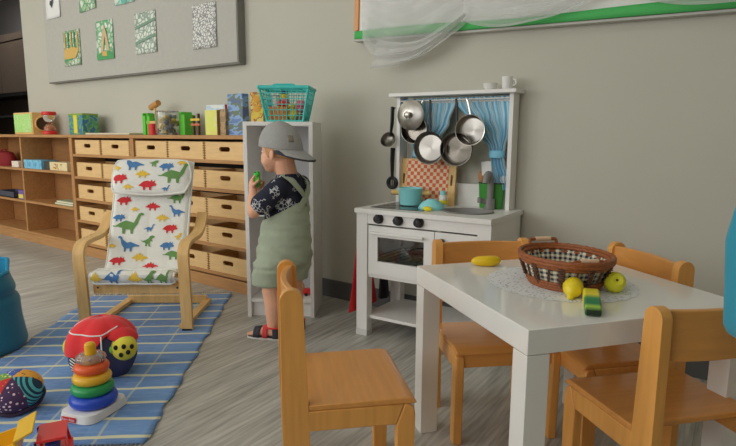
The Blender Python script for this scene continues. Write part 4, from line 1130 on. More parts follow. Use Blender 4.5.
for j, (c, z0, z1) in enumerate([((204, 190, 60), 0, .09), ((40, 50, 84), .09, .12), ((204, 190, 60), .12, .15), ((40, 50, 84), .15, .168)]):
    b = MB().use(mat('tube_%d' % j, c, .5)); b.cyl((0, 0, z0), (0, 0, z1), .024); b.build('tube_band', t)
t = in_basket('white_cup', 'white toy cup in the back left of the basket', -.085, .04, .0075)
b = MB().use(WHITE); b.lathe([(0, 0), (.018, 0), (.026, .14), (.024, .14), (.017, .004), (0, .004)], close_bottom=False, close_top=False); b.build('cup_body', t); b = MB().use(mat('cup_rim_grey', (120, 124, 126), .5)); b.torus((0, 0, .14), .025, .003, 24, 6); b.build('rim', t)
# ---------------------------------------------------------------- woven rug
RU, RV = Vector((.655, -.756, 0)), Vector((.756, .655, 0))
RH = .006
m_rug = mat('woven_rug', (72, 104, 160), .95, sheen=.2)
def rug_nodes(m):
    tc = N(m, 'ShaderNodeTexCoord'); sp = N(m, 'ShaderNodeSeparateXYZ'); L(m, tc.outputs['Object'], sp.inputs[0])
    nz = N(m, 'ShaderNodeTexNoise'); nz.inputs['Scale'].default_value = 5; L(m, tc.outputs['Object'], nz.inputs['Vector'])
    wob = math_node(m, 'MULTIPLY', math_node(m, 'SUBTRACT', nz.outputs['Fac'], .5), .022)
    y = math_node(m, 'ADD', sp.outputs['Y'], wob); x = math_node(m, 'ADD', sp.outputs['X'], wob)
    def line(v, period, off, width):
        f = math_node(m, 'FRACT', math_node(m, 'MULTIPLY', math_node(m, 'ADD', v, off), 1 / period))
        return math_node(m, 'LESS_THAN', math_node(m, 'ABSOLUTE', math_node(m, 'SUBTRACT', f, .5)), width / period / 2)
    cross = line(x, .128, .06, .019); along = line(y, .215, .05, .010)
    # darker and lighter blue bands of the weave
    bx_ = line(x, .256, .05, .128); by_ = line(y, .43, .1, .215)
    n2 = N(m, 'ShaderNodeTexNoise'); n2.inputs['Scale'].default_value = 1
    mp = N(m, 'ShaderNodeMapping'); mp.inputs['Scale'].default_value = (60, 9, 1); L(m, tc.outputs['Object'], mp.inputs[0]); L(m, mp.outputs[0], n2.inputs['Vector'])
    base = mix_col(m, math_node(m, 'MULTIPLY', math_node(m, 'ADD', bx_, by_), .32), rgb(86, 122, 168), rgb(62, 94, 144))
    base = mix_col(m, math_node(m, 'MULTIPLY', math_node(m, 'GREATER_THAN', n2.outputs['Fac'], .55), .35), base, rgb(112, 138, 174))
    base = mix_col(m, math_node(m, 'MULTIPLY', along, .55), base, rgb(166, 168, 140))
    base = mix_col(m, math_node(m, 'MULTIPLY', cross, .85), base, rgb(190, 186, 148))
    L(m, base, bsdf(m).inputs['Base Color'])
    bp = N(m, 'ShaderNodeBump'); bp.inputs['Strength'].default_value = .5; bp.inputs['Distance'].default_value = .004; L(m, n2.outputs['Fac'], bp.inputs['Height']); L(m, bp.outputs[0], bsdf(m).inputs['Normal'])
rug_nodes(m_rug)
# local x runs along the rug (0 = back end), local y across
rug = thing('rug', 'blue woven cotton rug with cream check lines under the toys and armchair', 'rug', RU * -1.656 + RV * -3.20, math.atan2(RU.y, RU.x))
b = MB().use(m_rug)
LEN, WID = 1.84, .873
def rugf(u, v):
    x = LEN * u; y = WID * v
    e = .006 * math.sin(19 * x) + .004 * math.sin(43 * x)
    y += e * (2 * v - 1) if v in (0, 1) else 0
    return (x, y, RH - .002 + .0015 * math.sin(31 * x) * math.sin(13 * y))
b.grid(rugf, 92, 40)
b.build('rug_cloth', rug, solid=.004)
b = MB().use(mat('rug_fringe_yarn', (110, 116, 120), .95))
for i in range(60):
    y = .01 + (WID - .02) * i / 59
    for s, x in ((1, LEN), (-1, 0)):
        b.tube([(x - .003 * s, y, .005), (x + .014 * s, y + random.uniform(-.004, .004), .005), (x + .03 * s, y + random.uniform(-.009, .009), .003)], .0025, 5)
fr = b.build('fringe', rug); fr['kind'] = 'stuff'
ZR = RH + .0022

# ---------------------------------------------------------------- bentwood child armchair with dinosaur cover
pc = thing('child_armchair', 'small bentwood armchair with white dinosaur print cover on the blue rug', 'armchair', (-2.704, -1.020, ZR), math.atan2(.638, .77) - .045)
def ribbon(path, w, th, xc, m):
    """bentwood strip: path in (y, z), width along x"""
    P = smooth_path([(0, y, z) for y, z in path], 6); rings = []
    for i, p in enumerate(P):
        t = (P[min(i + 1, len(P) - 1)] - P[max(i - 1, 0)]).normalized(); n = Vector((0, -t.z, t.y))
        a, c = p + n * th / 2, p - n * th / 2
        rings.append([(xc - w/2, a.y, a.z), (xc + w/2, a.y, a.z), (xc + w/2, c.y, c.z), (xc - w/2, c.y, c.z)])
    return MB().use(m).ring_loft(rings, True, False)
ARMP = [(-.036, .0), (-.040, .14), (-.048, .27), (-.055, .365), (-.050, .425), (-.012, .458), (.06, .466), (.16, .468), (.235, .484), (.29, .522), (.335, .575)]
for s in (-1, 1):
    ribbon(ARMP, .058, .024, s * .268, BIRCH).build('bent_arm', pc, bevel=.002)
    ribbon([(-.022, .012), (.15, .012), (.30, .012), (.43, .012), (.47, .016)], .044, .022, s * .24, BIRCH).build('floor_runner', pc, bevel=.002)
    ribbon([(-.035, .295), (.04, .275), (.11, .262), (.165, .30), (.215, .42), (.30, .64), (.37, .85)], .03, .018, s * .185, BIRCH).build('back_rail', pc, bevel=.002)
    b = MB().use(BLACK); b.box(s * .268 - .026, s * .268 + .026, -.050, -.018, -.001, .008); b.build('foot_pad', pc)
b = MB().use(BIRCH); b.box(-.24, .24, .44, .462, .002, .05); b.build('rear_bar', pc, bevel=.003)
b = MB().use(BIRCH); b.box(-.2345, .2345, .005, .026, .185, .252); b.use(mat('bolt_dark', (60, 56, 50), .4))
for s in (-1, 1): b.cyl((s * .21, .005, .218), (s * .21, .002, .218), .006, n=10)
b.build('front_rail', pc, bevel=.003)
b = MB().use(BIRCH); b.box(-.2345, .2345, .30, .322, .44, .50); b.build('back_slat', pc, bevel=.003)
# cover: profile in (y, z)
COVP = [(-.040, .262), (-.062, .290), (-.056, .308), (-.02, .306), (.05, .292), (.105, .288), (.142, .325), (.17, .385), (.222, .51), (.285, .66), (.345, .80), (.375, .868)]
CPth = smooth_path([(0, y, z) for y, z in COVP], 10)
cum = [0.0]
for i in range(1, len(CPth)): cum.append(cum[-1] + (CPth[i] - CPth[i - 1]).length)
def cov_at(s):
    s = max(0, min(cum[-1], s))
    for i in range(1, len(cum)):
        if s <= cum[i]:
            q = (s - cum[i - 1]) / (cum[i] - cum[i - 1]); p = CPth[i - 1].lerp(CPth[i], q); t = (CPth[i] - CPth[i - 1]).normalized(); return p, t
    return CPth[-1], t
def s_of_z(z):           # arc length on the back part at height z
    best = 0
    for i in range(len(CPth)):
        if CPth[i].y > .115 and CPth[i].z <= z: best = cum[i]
    return best
HWD = .216
def quilt(x, s): return .004 * (abs(math.sin(x * PI / .12)) ** .5) 
def cov(u, v):
    s = cum[-1] * v; p, t = cov_at(s); n = Vector((0, -t.z, t.y)); x = HWD * (2 * u - 1)
    edge = min(1, (1 - abs(2 * u - 1)) * 12)
    q = p + n * ((.010 + quilt(x, s)) * edge)
    return (x, q.y, q.z)
FAB = mat('white_cotton', (206, 206, 200), .9, var=.02, vscale=40, bump=.15, bscale=120)
DB = mat('dino_blue', (66, 106, 150), .9); DR_ = mat('dino_red', (176, 44, 48), .9); DG = mat('dino_green', (88, 124, 70), .9); DY = mat('dino_yellow', (206, 172, 66), .9)
SAURO = [(-.52, .02), (-.40, .02), (-.26, .12), (-.08, .20), (.08, .16), (.20, .12), (.28, .30), (.34, .44), (.44, .48), (.52, .43), (.50, .38), (.42, .38), (.38, .28), (.33, .08), (.24, -.04), (.20, -.12), (.20, -.26), (.12, -.26), (.10, -.12), (-.06, -.10), (-.08, -.26), (-.16, -.26), (-.18, -.06), (-.32, -.02), (-.46, -.02)]
TRICE = [(-.50, -.02), (-.38, .10), (-.22, .24), (.0, .28), (.14, .22), (.20, .34), (.28, .22), (.42, .28), (.38, .16), (.50, .04), (.46, -.04), (.32, -.04), (.24, -.10), (.22, -.28), (.12, -.28), (.10, -.12), (-.10, -.12), (-.12, -.28), (-.22, -.28), (-.24, -.10), (-.36, -.06)]
REX = [(-.52, .10), (-.34, .04), (-.16, .12), (.0, .22), (.08, .36), (.22, .42), (.40, .36), (.40, .28), (.24, .24), (.22, .12), (.30, .04), (.28, .0), (.16, .04), (.10, -.08), (.14, -.28), (.26, -.32), (.04, -.32), (.0, -.14), (-.08, -.12), (-.06, -.30), (-.18, -.30), (-.18, -.08), (-.34, -.04)]
STEGO = [(-.52, -.02), (-.36, .06), (-.32, .16), (-.24, .12), (-.18, .28), (-.10, .18), (.0, .34), (.08, .18), (.18, .24), (.20, .12), (.34, .10), (.50, .02), (.48, -.06), (.34, -.06), (.22, -.10), (.22, -.26), (.12, -.26), (.10, -.12), (-.10, -.12), (-.12, -.26), (-.22, -.26), (-.22, -.08), (-.38, -.06)]
KIND = {'s': SAURO, 't': TRICE, 'r': REX, 'g': STEGO}
def dino(b, kind, x, s, w, m, surf, flip=False, tilt=0.0):
    b.use(m); pts = []
    ct, st = math.cos(tilt), math.sin(tilt)
    for a, z in KIND[kind]:
        if flip: a = -a
        pts.append((a * ct - z * st, a * st + z * ct))
    # fan the outline into small triangles on the cloth
    bm = bmesh.new(); vs = [bm.verts.new((a, z, 0)) for a, z in pts]; f = bm.faces.new(vs)
    bmesh.ops.triangulate(bm, faces=[f]); bmesh.ops.subdivide_edges(bm, edges=bm.edges[:], cuts=1, use_grid_fill=True)
    bm.verts.ensure_lookup_table()
    V = []
    for v in bm.verts:
        V.append(surf(x + v.co.x * w, s + v.co.y * w))
    b.add(V, [[q.index for q in fc.verts] for fc in bm.faces], True); bm.free()
def cov_surf(x, s):
    x = max(-HWD * .97, min(HWD * .97, x)); p, t = cov_at(s); n = Vector((0, -t.z, t.y)); q = p + n * (.0125 + quilt(x, s)); return (x, q.y, q.z)
b = MB().use(FAB); b.grid(cov, 48, 90)
def crop(cx, cy):
    """place in the photograph -> place on the cloth, from the row's left and right edge"""
    X, Y = 100 + cx / 3.3, 155 + cy / 3.3
    return X, Y
def back_pos(cx, cy):
    X, Y = crop(cx, cy); q = (Y - 197) / (272 - 197)
    l = 112 - 6 * q; r = 196 - 15 * q
    return HWD * (2 * (X - l) / (r - l) - 1), s_of_z(.685 - (.685 - .268) * q)
for cx, cy, kd, w, m, fl in [(78, 158, 't', .085, DR_, 0), (180, 178, 'g', .085, DR_, 0), (117, 188, 'g', .05, DY, 0), (62, 208, 't', .07, DB, 0), (212, 210, 'g', .075, DY, 0), (265, 193, 's', .09, DB, 1), (268, 152, 's', .11, DG, 0), (92, 238, 's', .165, DG, 0), (165, 245, 's', .06, DB, 0), (235, 250, 't', .085, DR_, 0), (262, 270, 'r', .055, DY, 0), (95, 298, 's', .12, DB, 1), (160, 288, 'r', .085, DG, 0), (220, 303, 't', .08, DB, 0), (40, 303, 'g', .05, DY, 0), (130, 340, 'g', .09, DY, 0), (58, 350, 't', .09, DR_, 0), (238, 330, 's', .115, DG, 0), (165, 366, 'g', .09, DR_, 0)]:
    x, s = back_pos(cx, cy); dino(b, kd, x, s, w, m, cov_surf, bool(fl))
for x, kd, w, m in ((-.19, 'g', .07, DY), (-.10, 's', .11, DB), (.10, 'r', .08, DG), (.02, 'g', .08, DY), (.17, 's', .09, DG)):
    dino(b, kd, x * .95, .034, w * .95, m, cov_surf)
cv = b.build('seat_cover', pc)
b = MB().use(mat('cover_piping', (196, 196, 190), .9))
for u in (0.0, 1.0): b.tube([cov(u, j / 60) for j in range(61)], .006, 8)
b.tube([cov(i / 20, 0) for i in range(21)], .006, 8); b.tube([(x_, y_ - .004, z_ + .004) for x_, y_, z_ in [cov(i / 20, .125) for i in range(21)]], .006, 8); b.build('piping', cv)
# head cushion
CHW = .220
def pil_surf(x, s):      # s: height on the cushion 0..1
    y = .272 + .098 * s + 0; z = .688 + .190 * s
    ex = max(0, 1 - (abs(x) / CHW * 1.012) ** 6); es = max(0, 1 - abs(2 * s - 1) ** 5)
    th = .034 * (ex * es) ** .5
    return (x, y - .026 - th * .86, z + th * .3)
def pil(u, v):
    # u around front and back
    if v <= 0 or v >= 1: pass
    x = CHW * (2 * u - 1); return pil_surf(x, v)
b = MB().use(FAB)
def rr_(u, v):
    """front sheet with rounded corners"""
    a, c = 2 * u - 1, 2 * v - 1
    k = 1 - .07 * (a * a * c * c) * 1.6
    return pil_surf(CHW * a * k, .5 + .5 * c * k)
b.grid(rr_, 40, 24)
b.grid(lambda u, v: (rr_(u, v)[0], rr_(0, v)[1] + .012, rr_(u, v)[2] - .0), 40, 24)
def pil_dino(x, s):
    p = pil_surf(max(-.205, min(.205, x)), max(.04, min(.96, s / .213))); return (p[0], p[1] - .0022, p[2] + .0012)
for cx, cy, kd, w, m, fl in [(115, 42, 's', .12, DB, 1), (187, 34, 'r', .07, DG, 0), (230, 48, 't', .085, DB, 0), (54, 52, 'g', .06, DY, 0), (150, 74, 'g', .085, DY, 0), (70, 90, 't', .095, DR_, 0), (172, 112, 't', .10, DR_, 0), (258, 78, 's', .17, DG, 0), (105, 118, 'g', .06, DY, 0), (282, 32, 'g', .06, DY, 0), (235, 124, 's', .05, DB, 0)]:
    X, Y = crop(cx, cy); dino(b, kd, CHW * (2 * (X - 112) / 83 - 1), .213 * (1 - (Y - 160.5) / 37), w, m, pil_dino, bool(fl))
hc = b.build('head_cushion', pc)
ring = [rr_(i / 24, 0) for i in range(24)] + [rr_(1, i / 12) for i in range(12)] + [rr_(1 - i / 24, 1) for i in range(24)] + [rr_(0, 1 - i / 12) for i in range(12)]
b = MB().use(MATS['cover_piping']); b.tube(ring, .006, 8, closed=True); b.build('piping', hc)

# ---------------------------------------------------------------- teal storage bag at the left edge
bg = thing('storage_bag', 'dark teal fabric storage bag with slumped open top at the left edge', 'bag', (-3.045, -1.650, ZR))
m_bag = mat('petrol_fabric', (24, 92, 116), .8, var=.05, vscale=8, sheen=.25)
m_bag2 = mat('petrol_lining', (30, 116, 152), .75)
def bagf(u, v):
    a = 2 * PI * u
    z = .385 * v
    r = .205 - .035 * v + .012 * math.sin(3 * a + 1) * v + .016 * math.sin(2 * a + 9 * v) * v * v
    if .62 < v < .78: r -= .016 * math.sin((v - .62) / .16 * PI) 
    if v < .06: r *= .94 + v
    z += (.018 * math.sin(2 * a + .6) + .012 * math.sin(5 * a) - .055 * math.cos(a + .32)) * v ** 3
    return (r * math.cos(a), r * math.sin(a), z)
b = MB().use(m_bag); b.grid(bagf, 60, 30, closed_u=True)
nb = len(b.v); b.v.append((0, 0, .002))
for i in range(60): b.f.append([(i + 1) % 60, i, nb]); b.mi.append(0); b.sm.append(True)
b.build('bag_body', bg)
b = MB().use(m_bag2)
def lin_(u, v):
    p = Vector(bagf(u, 1 - .9 * v)); r = Vector((p.x, p.y, 0)); q = r * (1 - .035 - .05 * min(1, v * 3)); return (q.x, q.y, p.z + (.012 * (1 - v * 10) if v < .1 else 0) - .0)
b.grid(lin_, 60, 20, closed_u=True); b.build('bag_lining', bg)
b = MB().use(m_bag2); b.tube([tuple(Vector(bagf(i / 60, 1.0)) * .985 + Vector((0, 0, .008))) for i in range(60)], .009, 8, closed=True); b.build('rim_hem', bg)

# ---------------------------------------------------------------- stacking rings
st = thing('stacking_rings', 'plastic stacking ring toy on white base with rainbow rings on the rug', 'stacking toy', (-1.990, -1.648, ZR), math.radians(20))
def rrect(hx, hy, r, n=6):
    p = []
    for cx, cy, a0 in ((hx - r, hy - r, 0), (-hx + r, hy - r, PI/2), (-hx + r, -hy + r, PI), (hx - r, -hy + r, 3*PI/2)):
        p += arc(cx, cy, r, a0, a0 + PI/2, n)
    return p
b = MB().use(mat('toy_white', (206, 206, 204), .4)); b.prism(rrect(.080, .104, .04), lambda a, c, d: (a * (1 - (d > .02) * .06), c * (1 - (d > .02) * .06), d), 0, .030); base = b.build('base', st, bevel=.006, seg=3)
z = .030
for c, R, h, nm in (((36, 66, 164), .084, .046, 'ring'), ((34, 128, 72), .075, .041, 'ring'), ((224, 176, 50), .068, .040, 'ring'), ((226, 96, 48), .062, .040, 'ring')):
    b = MB().use(mat('ring_%d' % c[0], c, .3)); b.torus((0, 0, z + h / 2), R - .026, .026, 40, 16, rz=h * .53); b.build(nm, st); z += h * .97
b = MB().use(mat('clear_ring_shell', (210, 206, 200), .12, trans=.75, k=.85)); b.torus((0, 0, z + .016), .030, .023, 36, 12, rz=.017); rg = b.build('bead_ring', st)
b = MB()
for i in range(26):
    a = random.uniform(0, 2*PI); r = .03 + random.uniform(-.012, .012); b.use([mat('bead_a', (190, 180, 170), .4), mat('bead_b', (180, 80, 70), .4), mat('bead_c', (90, 110, 150), .4)][i % 3]); b.ell((r * math.cos(a), r * math.sin(a), z + .012 + random.uniform(0, .010)), (.0045, .0045, .0045), None, 8, 6)
o = b.build('beads', rg); o['kind'] = 'stuff'
b = MB().use(mat('post_yellow', (230, 176, 36), .35)); b.lathe([(.024, .02), (.020, z - .03), (.0195, z + .064), (.018, z + .070), (.014, z + .073), (0, z + .074)], n=32, close_top=False); b.build('post', st)
# the maker's small red plate on the front of the base
lp = MB().use(mat('plate_red', (176, 36, 44), .4)); lp.box(-.030, .030, -.003, 0, .004, .022)
pl = lp.build('name_plate', base, bevel=.002); pl.location = (-.018, -.1035, 0)
cu = bpy.data.curves.new('plate_text', 'FONT'); cu.body = 'Fisher-Price'; cu.size = .0125; cu.align_x = 'CENTER'; cu.extrude = .0003
to = bpy.data.objects.new('plate_text', cu); COL.objects.link(to)
me = bpy.data.meshes.new_from_object(to.evaluated_get(bpy.context.evaluated_depsgraph_get())); bpy.data.objects.remove(to)
me.name = 'plate_lettering'; me.materials.clear(); me.materials.append(mat('letter_white', (220, 220, 220), .5))
xs_ = [v.co.x for v in me.vertices]; k_ = .052 / (max(xs_) - min(xs_))
for v in me.vertices: v.co = (v.co.x * k_, -.0034 - v.co.z, .0092 + v.co.y * 1.0)
# lettering belongs to the plate: same mesh
bm = bmesh.new(); bm.from_mesh(pl.data); n0 = len(bm.faces); bm.from_mesh(me); bm.faces.ensure_lookup_table()
for f in bm.faces[n0:]: f.material_index = 1
bm.to_mesh(pl.data); bm.free(); pl.data.materials.append(MATS['letter_white']); pl.modifiers.clear()

# ---------------------------------------------------------------- patchwork ball
pbm = thing('patchwork_ball', 'soft patchwork ball with dotted and striped wedges at the left edge of the rug', 'ball', (-2.262, -1.800, ZR), rot=(math.radians(18), math.radians(6), math.radians(36)))
pbm.location.z = ZR + .006; pbm.scale = (1.0, 1.0, .90)
def dots(name, base, dot, scale):
    m = mat(name, base, .9); tc = N(m, 'ShaderNodeTexCoord'); v = N(m, 'ShaderNodeTexVoronoi'); v.inputs['Scale'].default_value = scale; v.inputs['Randomness'].default_value = .6
    L(m, tc.outputs['Object'], v.inputs['Vector']); L(m, mix_col(m, math_node(m, 'LESS_THAN', v.outputs['Distance'], .28), rgb(*base), rgb(*dot)), bsdf(m).inputs['Base Color']); return m
def stripes(name, a, c, scale, axis=(1, 0, 0)):
    m = mat(name, a, .9); tc = N(m, 'ShaderNodeTexCoord'); d = N(m, 'ShaderNodeVectorMath', operation='DOT_PRODUCT'); d.inputs[1].default_value = axis; L(m, tc.outputs['Object'], d.inputs[0])
    f = math_node(m, 'FRACT', math_node(m, 'MULTIPLY', d.outputs['Value'], scale)); L(m, mix_col(m, math_node(m, 'LESS_THAN', f, .5), rgb(*a), rgb(*c)), bsdf(m).inputs['Base Color']); return m
WEDGE = [stripes('wedge_teal', (70, 150, 156), (30, 52, 70), 95, (.75, .3, .6)), dots('wedge_orange', (206, 150, 60), (120, 70, 50), 75), dots('wedge_blue', (60, 80, 140), (200, 200, 190), 60), dots('wedge_green', (86, 130, 70), (210, 200, 90), 60), dots('wedge_red', (166, 44, 44), (214, 170, 50), 70), dots('wedge_purple', (62, 44, 74), (196, 170, 180), 62)]
for k_ in range(6):
    b = MB().use(WEDGE[k_]); a0 = -PI * .22 + .62 + k_ * PI / 3 - PI / 6
    def wf(u, v, a0=a0):
        th = PI * (.001 + .998 * v) ; a = a0 + PI / 3 * u; s = math.sin(th)
        puff = 1 + .035 * math.sin(PI * u) * s
        return (.094 * s * math.cos(a) * puff, .094 * s * math.sin(a) * puff, .072 + .072 * math.cos(th))
    b.grid(wf, 10, 20); b.build('wedge', pbm)
b = MB().use(BLACK); b.ell((.092, .02, .07), (.010, .010, .010), None, 10, 8); b.build('knob', pbm)
b = MB().use(mat('dark_trim', (52, 40, 58), .9)); b.tube([(.090 * math.cos(a) * 1.0, .090 * math.sin(a), .035 + .004 * math.sin(7 * a)) for a in [2*PI*i/40 for i in range(40)]], .008, 8, closed=True); b.build('trim_band', pbm)

# ---------------------------------------------------------------- red soft beetle toy
lb = thing('beetle_toy', 'soft red and navy beetle activity toy with yellow spotted face on the rug', 'soft toy', (-2.296, -1.440, ZR), math.radians(36.3))
m_lr = mat('soft_red', (190, 40, 44), .85, bump=.1, bscale=90, sheen=.2); m_ln = mat('soft_navy', (52, 54, 84), .9); PIPE = mat('white_piping', (206, 206, 204), .8)
def hexr(a, p=.18):
    return 1 / (1 + p * (abs(math.cos(3 * (a - .2))) ** 2))
def beet(a, z, k=0):
    """flattened hexagonal dome: radius at height z (0..1)"""
    q = (1 - max(0, (z - .30) / .70) ** 3.2) ** .5 if z > .30 else (.72 + .28 * math.sin(PI / 2 * z / .30))
    r = q * (1.02 - .05 * math.cos(6 * (a - .2)) - .012 * math.cos(12 * (a - .2)))
    return ((.142 + k) * r * math.cos(a), (.118 + k) * r * math.sin(a), .250 * z)
b = MB().use(m_ln); b.grid(lambda u, v: beet(2*PI*u, .002 + .9 * v, -.006), 60, 24, closed_u=True); nb = len(b.v); b.v.append((0, 0, .0)); nt_ = len(b.v); b.v.append((0, 0, .228))
for i in range(60): b.f.append([(i + 1) % 60, i, nb]); b.mi.append(0); b.sm.append(True); b.f.append([24 * 60 + i, 24 * 60 + (i + 1) % 60, nt_]); b.mi.append(0); b.sm.append(True)
b.build('body', lb)
def zlow(a):      # lower edge of the red back, lower on the front-left, cut away at the front-right
    d = (a - math.radians(235)) ; d = math.atan2(math.sin(d), math.cos(d))
    e = (a - math.radians(310)); e = math.atan2(math.sin(e), math.cos(e))
    return .66 - .24 * math.exp(-(d / .75) ** 4) + .12 * math.exp(-(e / .42) ** 4)
b = MB().use(m_lr); b.grid(lambda u, v: beet(2*PI*u, zlow(2*PI*u) + (.999 - zlow(2*PI*u)) * v, .003), 72, 22, closed_u=True); b.build('red_back', lb, solid=.006)
b = MB().use(PIPE)
A0, A1 = math.radians(195), math.radians(290)
b.tube([beet(A0 + (A1 - A0) * i / 14, .80 - .0 * i, .008) for i in range(15)], .0032, 6)
b.tube([beet(A1 + (math.radians(330) - A1) * i / 8, .80 + .09 * i / 8, .008) for i in range(9)], .0032, 6)
b.tube([beet(A1, .80 - .62 * i / 12, .006) for i in range(13)], .0032, 6)
b.tube([beet(A0 - .05, .78 + .2 * i / 10, .008) for i in range(11)], .0032, 6); b.build('piping', lb)
b = MB().use(stripes('zebra_patch', (206, 206, 200), (30, 30, 36), 70, (.6, 0, 1))); b.grid(lambda u, v: beet(math.radians(232 + 50 * u), .10 + .36 * v, .002), 14, 8); b.build('striped_patch', lb, solid=.003)
b = MB().use(mat('soft_green', (170, 176, 60), .9)); b.ell((-.128, -.035, .125), (.022, .03, .04)); b.build('side_tab', lb)
hd = MB().use(mat('soft_yellow', (212, 200, 74), .9)); hd.ell((.118, -.060, .136), (.054, .044, .056)); h_ = hd.build('head', lb)
b = MB().use(mat('felt_black', (28, 26, 28), .9))
for d_ in ((-.30, -.90, .22), (.30, -.88, .30), (.58, -.80, -.15), (.08, -.95, -.32), (.80, -.55, .22)):
    q_ = Vector(d_).normalized(); b.ell((.118 + .054 * q_.x, -.060 + .044 * q_.y, .136 + .056 * q_.z), (.0095, .008, .0105), None, 10, 8)
b.build('face_spots', h_)
b = MB().use(mat('felt_green', (120, 166, 66), .9)); b.ell((.079, -.084, .134), (.014, .012, .017)); b.build('cheek', h_)
b = MB().use(m_lr); b.T = Matrix.Translation((.100, -.036, .172)) @ Matrix.Rotation(math.radians(24), 4, 'Y') @ Matrix.Rotation(math.radians(14), 4, 'X')
b.grid(lambda u, v: (.064 * (1 + .10 * math.cos(4 * 2*PI*u + PI)) * math.sin(PI * .45 * v + .001) * math.cos(2*PI*u), .054 * (1 + .10 * math.cos(4 * 2*PI*u + PI)) * math.sin(PI * .45 * v + .001) * math.sin(2*PI*u), .040 * math.cos(PI * .45 * v)), 30, 12, closed_u=True); b.build('hood', h_, solid=.005)
b = MB().use(PIPE); b.ell((.062, -.113, .055), (.008, .006, .008), None, 10, 8); b.build('white_button', lb)

# ---------------------------------------------------------------- yellow dump truck
tr = thing('toy_truck', 'yellow and red plastic toy dump truck at the bottom left corner of the rug', 'toy truck', (-1.752, -2.012, ZR), math.radians(62)); tr.scale = (1.22, 1.22, 1.22)
YT = mat('truck_yellow', (226, 180, 44), .35); RT = mat('truck_red', (200, 46, 44), .35); BT = mat('truck_blue', (40, 70, 150), .35)
b = MB().use(RT); b.box(-.13, .085, -.032, .032, .028, .042); b.build('chassis', tr, bevel=.004)
bed = MB().use(YT)
bed.T = Matrix.Translation((-.040, 0, .060)) @ Matrix.Rotation(math.radians(-12), 4, 'Y')
bed.box(-.095, .056, -.056, .056, 0, .006); bed.box(-.095, .056, -.056, -.050, 0, .042); bed.box(-.095, .056, .050, .056, 0, .042)
bed.prism([(.050, 0), (.056, 0), (.066, .050), (.104, .060), (.104, .065), (.060, .056)], lambda a, z_, d: (a, d, z_), -.056, .056)
bed.build('dump_bed', tr, bevel=.002)
cabm = MB().use(RT)
cabm.box(.045, .125, -.045, .045, .035, .062)
for x0, x1 in ((.05, .058), (.112, .122)):
    for y in (-.044, .037):
        cabm.prism([(x0, .06), (x1, .06), (x1 - .010, .106), (x0 - .0, .106)], lambda a, z_, d: (a, d, z_), y, y + .007)
cabm.box(.052, .116, -.046, .046, .104, .111); cabm.build('cab', tr, bevel=.002)
b = MB().use(BT); b.lathe([(.016, 0), (.018, .02), (.010, .026), (0, .026)], c=(.082, 0, .062)); b.ell((.082, 0, .091), (.011, .011, .011)); b.build('driver', tr)
for x in (-.09, .085):
    for y in (-.052, .034):
        b = MB().use(BLACK); b.cyl((x, y, .0285), (x, y + .018, .0285), .0285, n=24); b.use(YT).cyl((x, y - .001, .0285), (x, y + .019, .0285), .013, n=16); b.build('wheel', tr, bevel=.002)
# ---------------------------------------------------------------- the boy (local x = along the picture, y = away, z = up)
bo = thing('person', 'small boy in backwards grey cap, dark printed shirt and sage green overalls facing the bookcase', 'person', (-2.05, -.66, 0), math.radians(36.3))
SKIN = mat('skin', (206, 156, 128), .55, var=.03, vscale=9)
bsdf(SKIN).inputs['Subsurface Weight'].default_value = .12; bsdf(SKIN).inputs['Subsurface Radius'].default_value = (.02, .008, .004); bsdf(SKIN).inputs['Subsurface Scale'].default_value = .5
F = Vector((-.90, .43, 0)).normalized(); RTB = Vector((F.y, -F.x, 0)); UP = Vector((0, 0, 1))
FR = Matrix((RTB, F, UP)).transposed()          # columns: right, facing, up
def cap(b, p0, r0, p1, r1, n=16):
    """tapered limb with round ends"""
    p0, p1 = Vector(p0), Vector(p1)
    b.tube([p0, p1], [r0, r1], n); b.ell(p0, (r0,) * 3, None, n, 10); b.ell(p1, (r1,) * 3, None, n, 10)
def limb(b, pts, rs):
    for i in range(len(pts) - 1): cap(b, pts[i], rs[i], pts[i + 1], rs[i + 1])
HC = Vector((.045, .0, .962))
def H(x, y, z): return HC + RTB * x + F * y + UP * z
SL, EL, WL = Vector((.048, -.080, .780)), Vector((-.070, -.112, .662)), Vector((-.086, -.030, .762))
SR_, ER, WR = Vector((.135, .105, .780)), Vector((.055, .160, .650)), Vector((-.050, .062, .742))
PEL = Vector((.075, .015, .46))
LHIP, LKN, LAN = PEL - RTB * .055, Vector((-.002, -.050, .255)), Vector((.0, -.045, .060))
RHIP, RKN, RAN = PEL + RTB * .055, Vector((.088, .062, .255)), Vector((.098, .070, .060))
body = MB().use(SKIN)
body.ell(HC + F * -.006 + UP * .016, (.084, .098, .094), FR)                      # skull
body.ell(H(0, .035, -.046), (.069, .063, .068), FR)                             # face
body.ell(H(0, .056, -.090), (.034, .032, .026), FR)                             # chin
for s in (-1, 1): body.ell(H(s * .040, .042, -.054), (.033, .037, .036), FR)      # cheeks
body.ell(H(0, .094, -.036), (.0125, .017, .013), FR); body.ell(H(0, .086, -.016), (.009, .013, .026), FR)   # nose
body.ell(H(0, .088, -.064), (.019, .011, .0060), FR); body.ell(H(0, .086, -.075), (.016, .011, .0065), FR)     # lips
body.ell(H(0, .066, .020), (.058, .026, .020), FR)                              # brow
for s in (-1, 1):                                                             # ears
    R = FR @ Matrix.Rotation(s * math.radians(18), 3, 'Z')
    body.ell(H(s * .086, -.012, -.026), (.008, .017, .027), R); body.ell(H(s * .091, -.018, -.020), (.007, .012, .020), R)
cap(body, Vector((.084, .012, .815)), .052, H(0, -.022, -.06), .052)
body.ell((.088, .014, .750), (.098, .062, .058), FR); body.ell((.088, .014, .69), (.090, .072, .10), FR); body.ell((.075, .014, .58), (.088, .080, .12), FR); body.ell(PEL, (.090, .078, .085), FR)
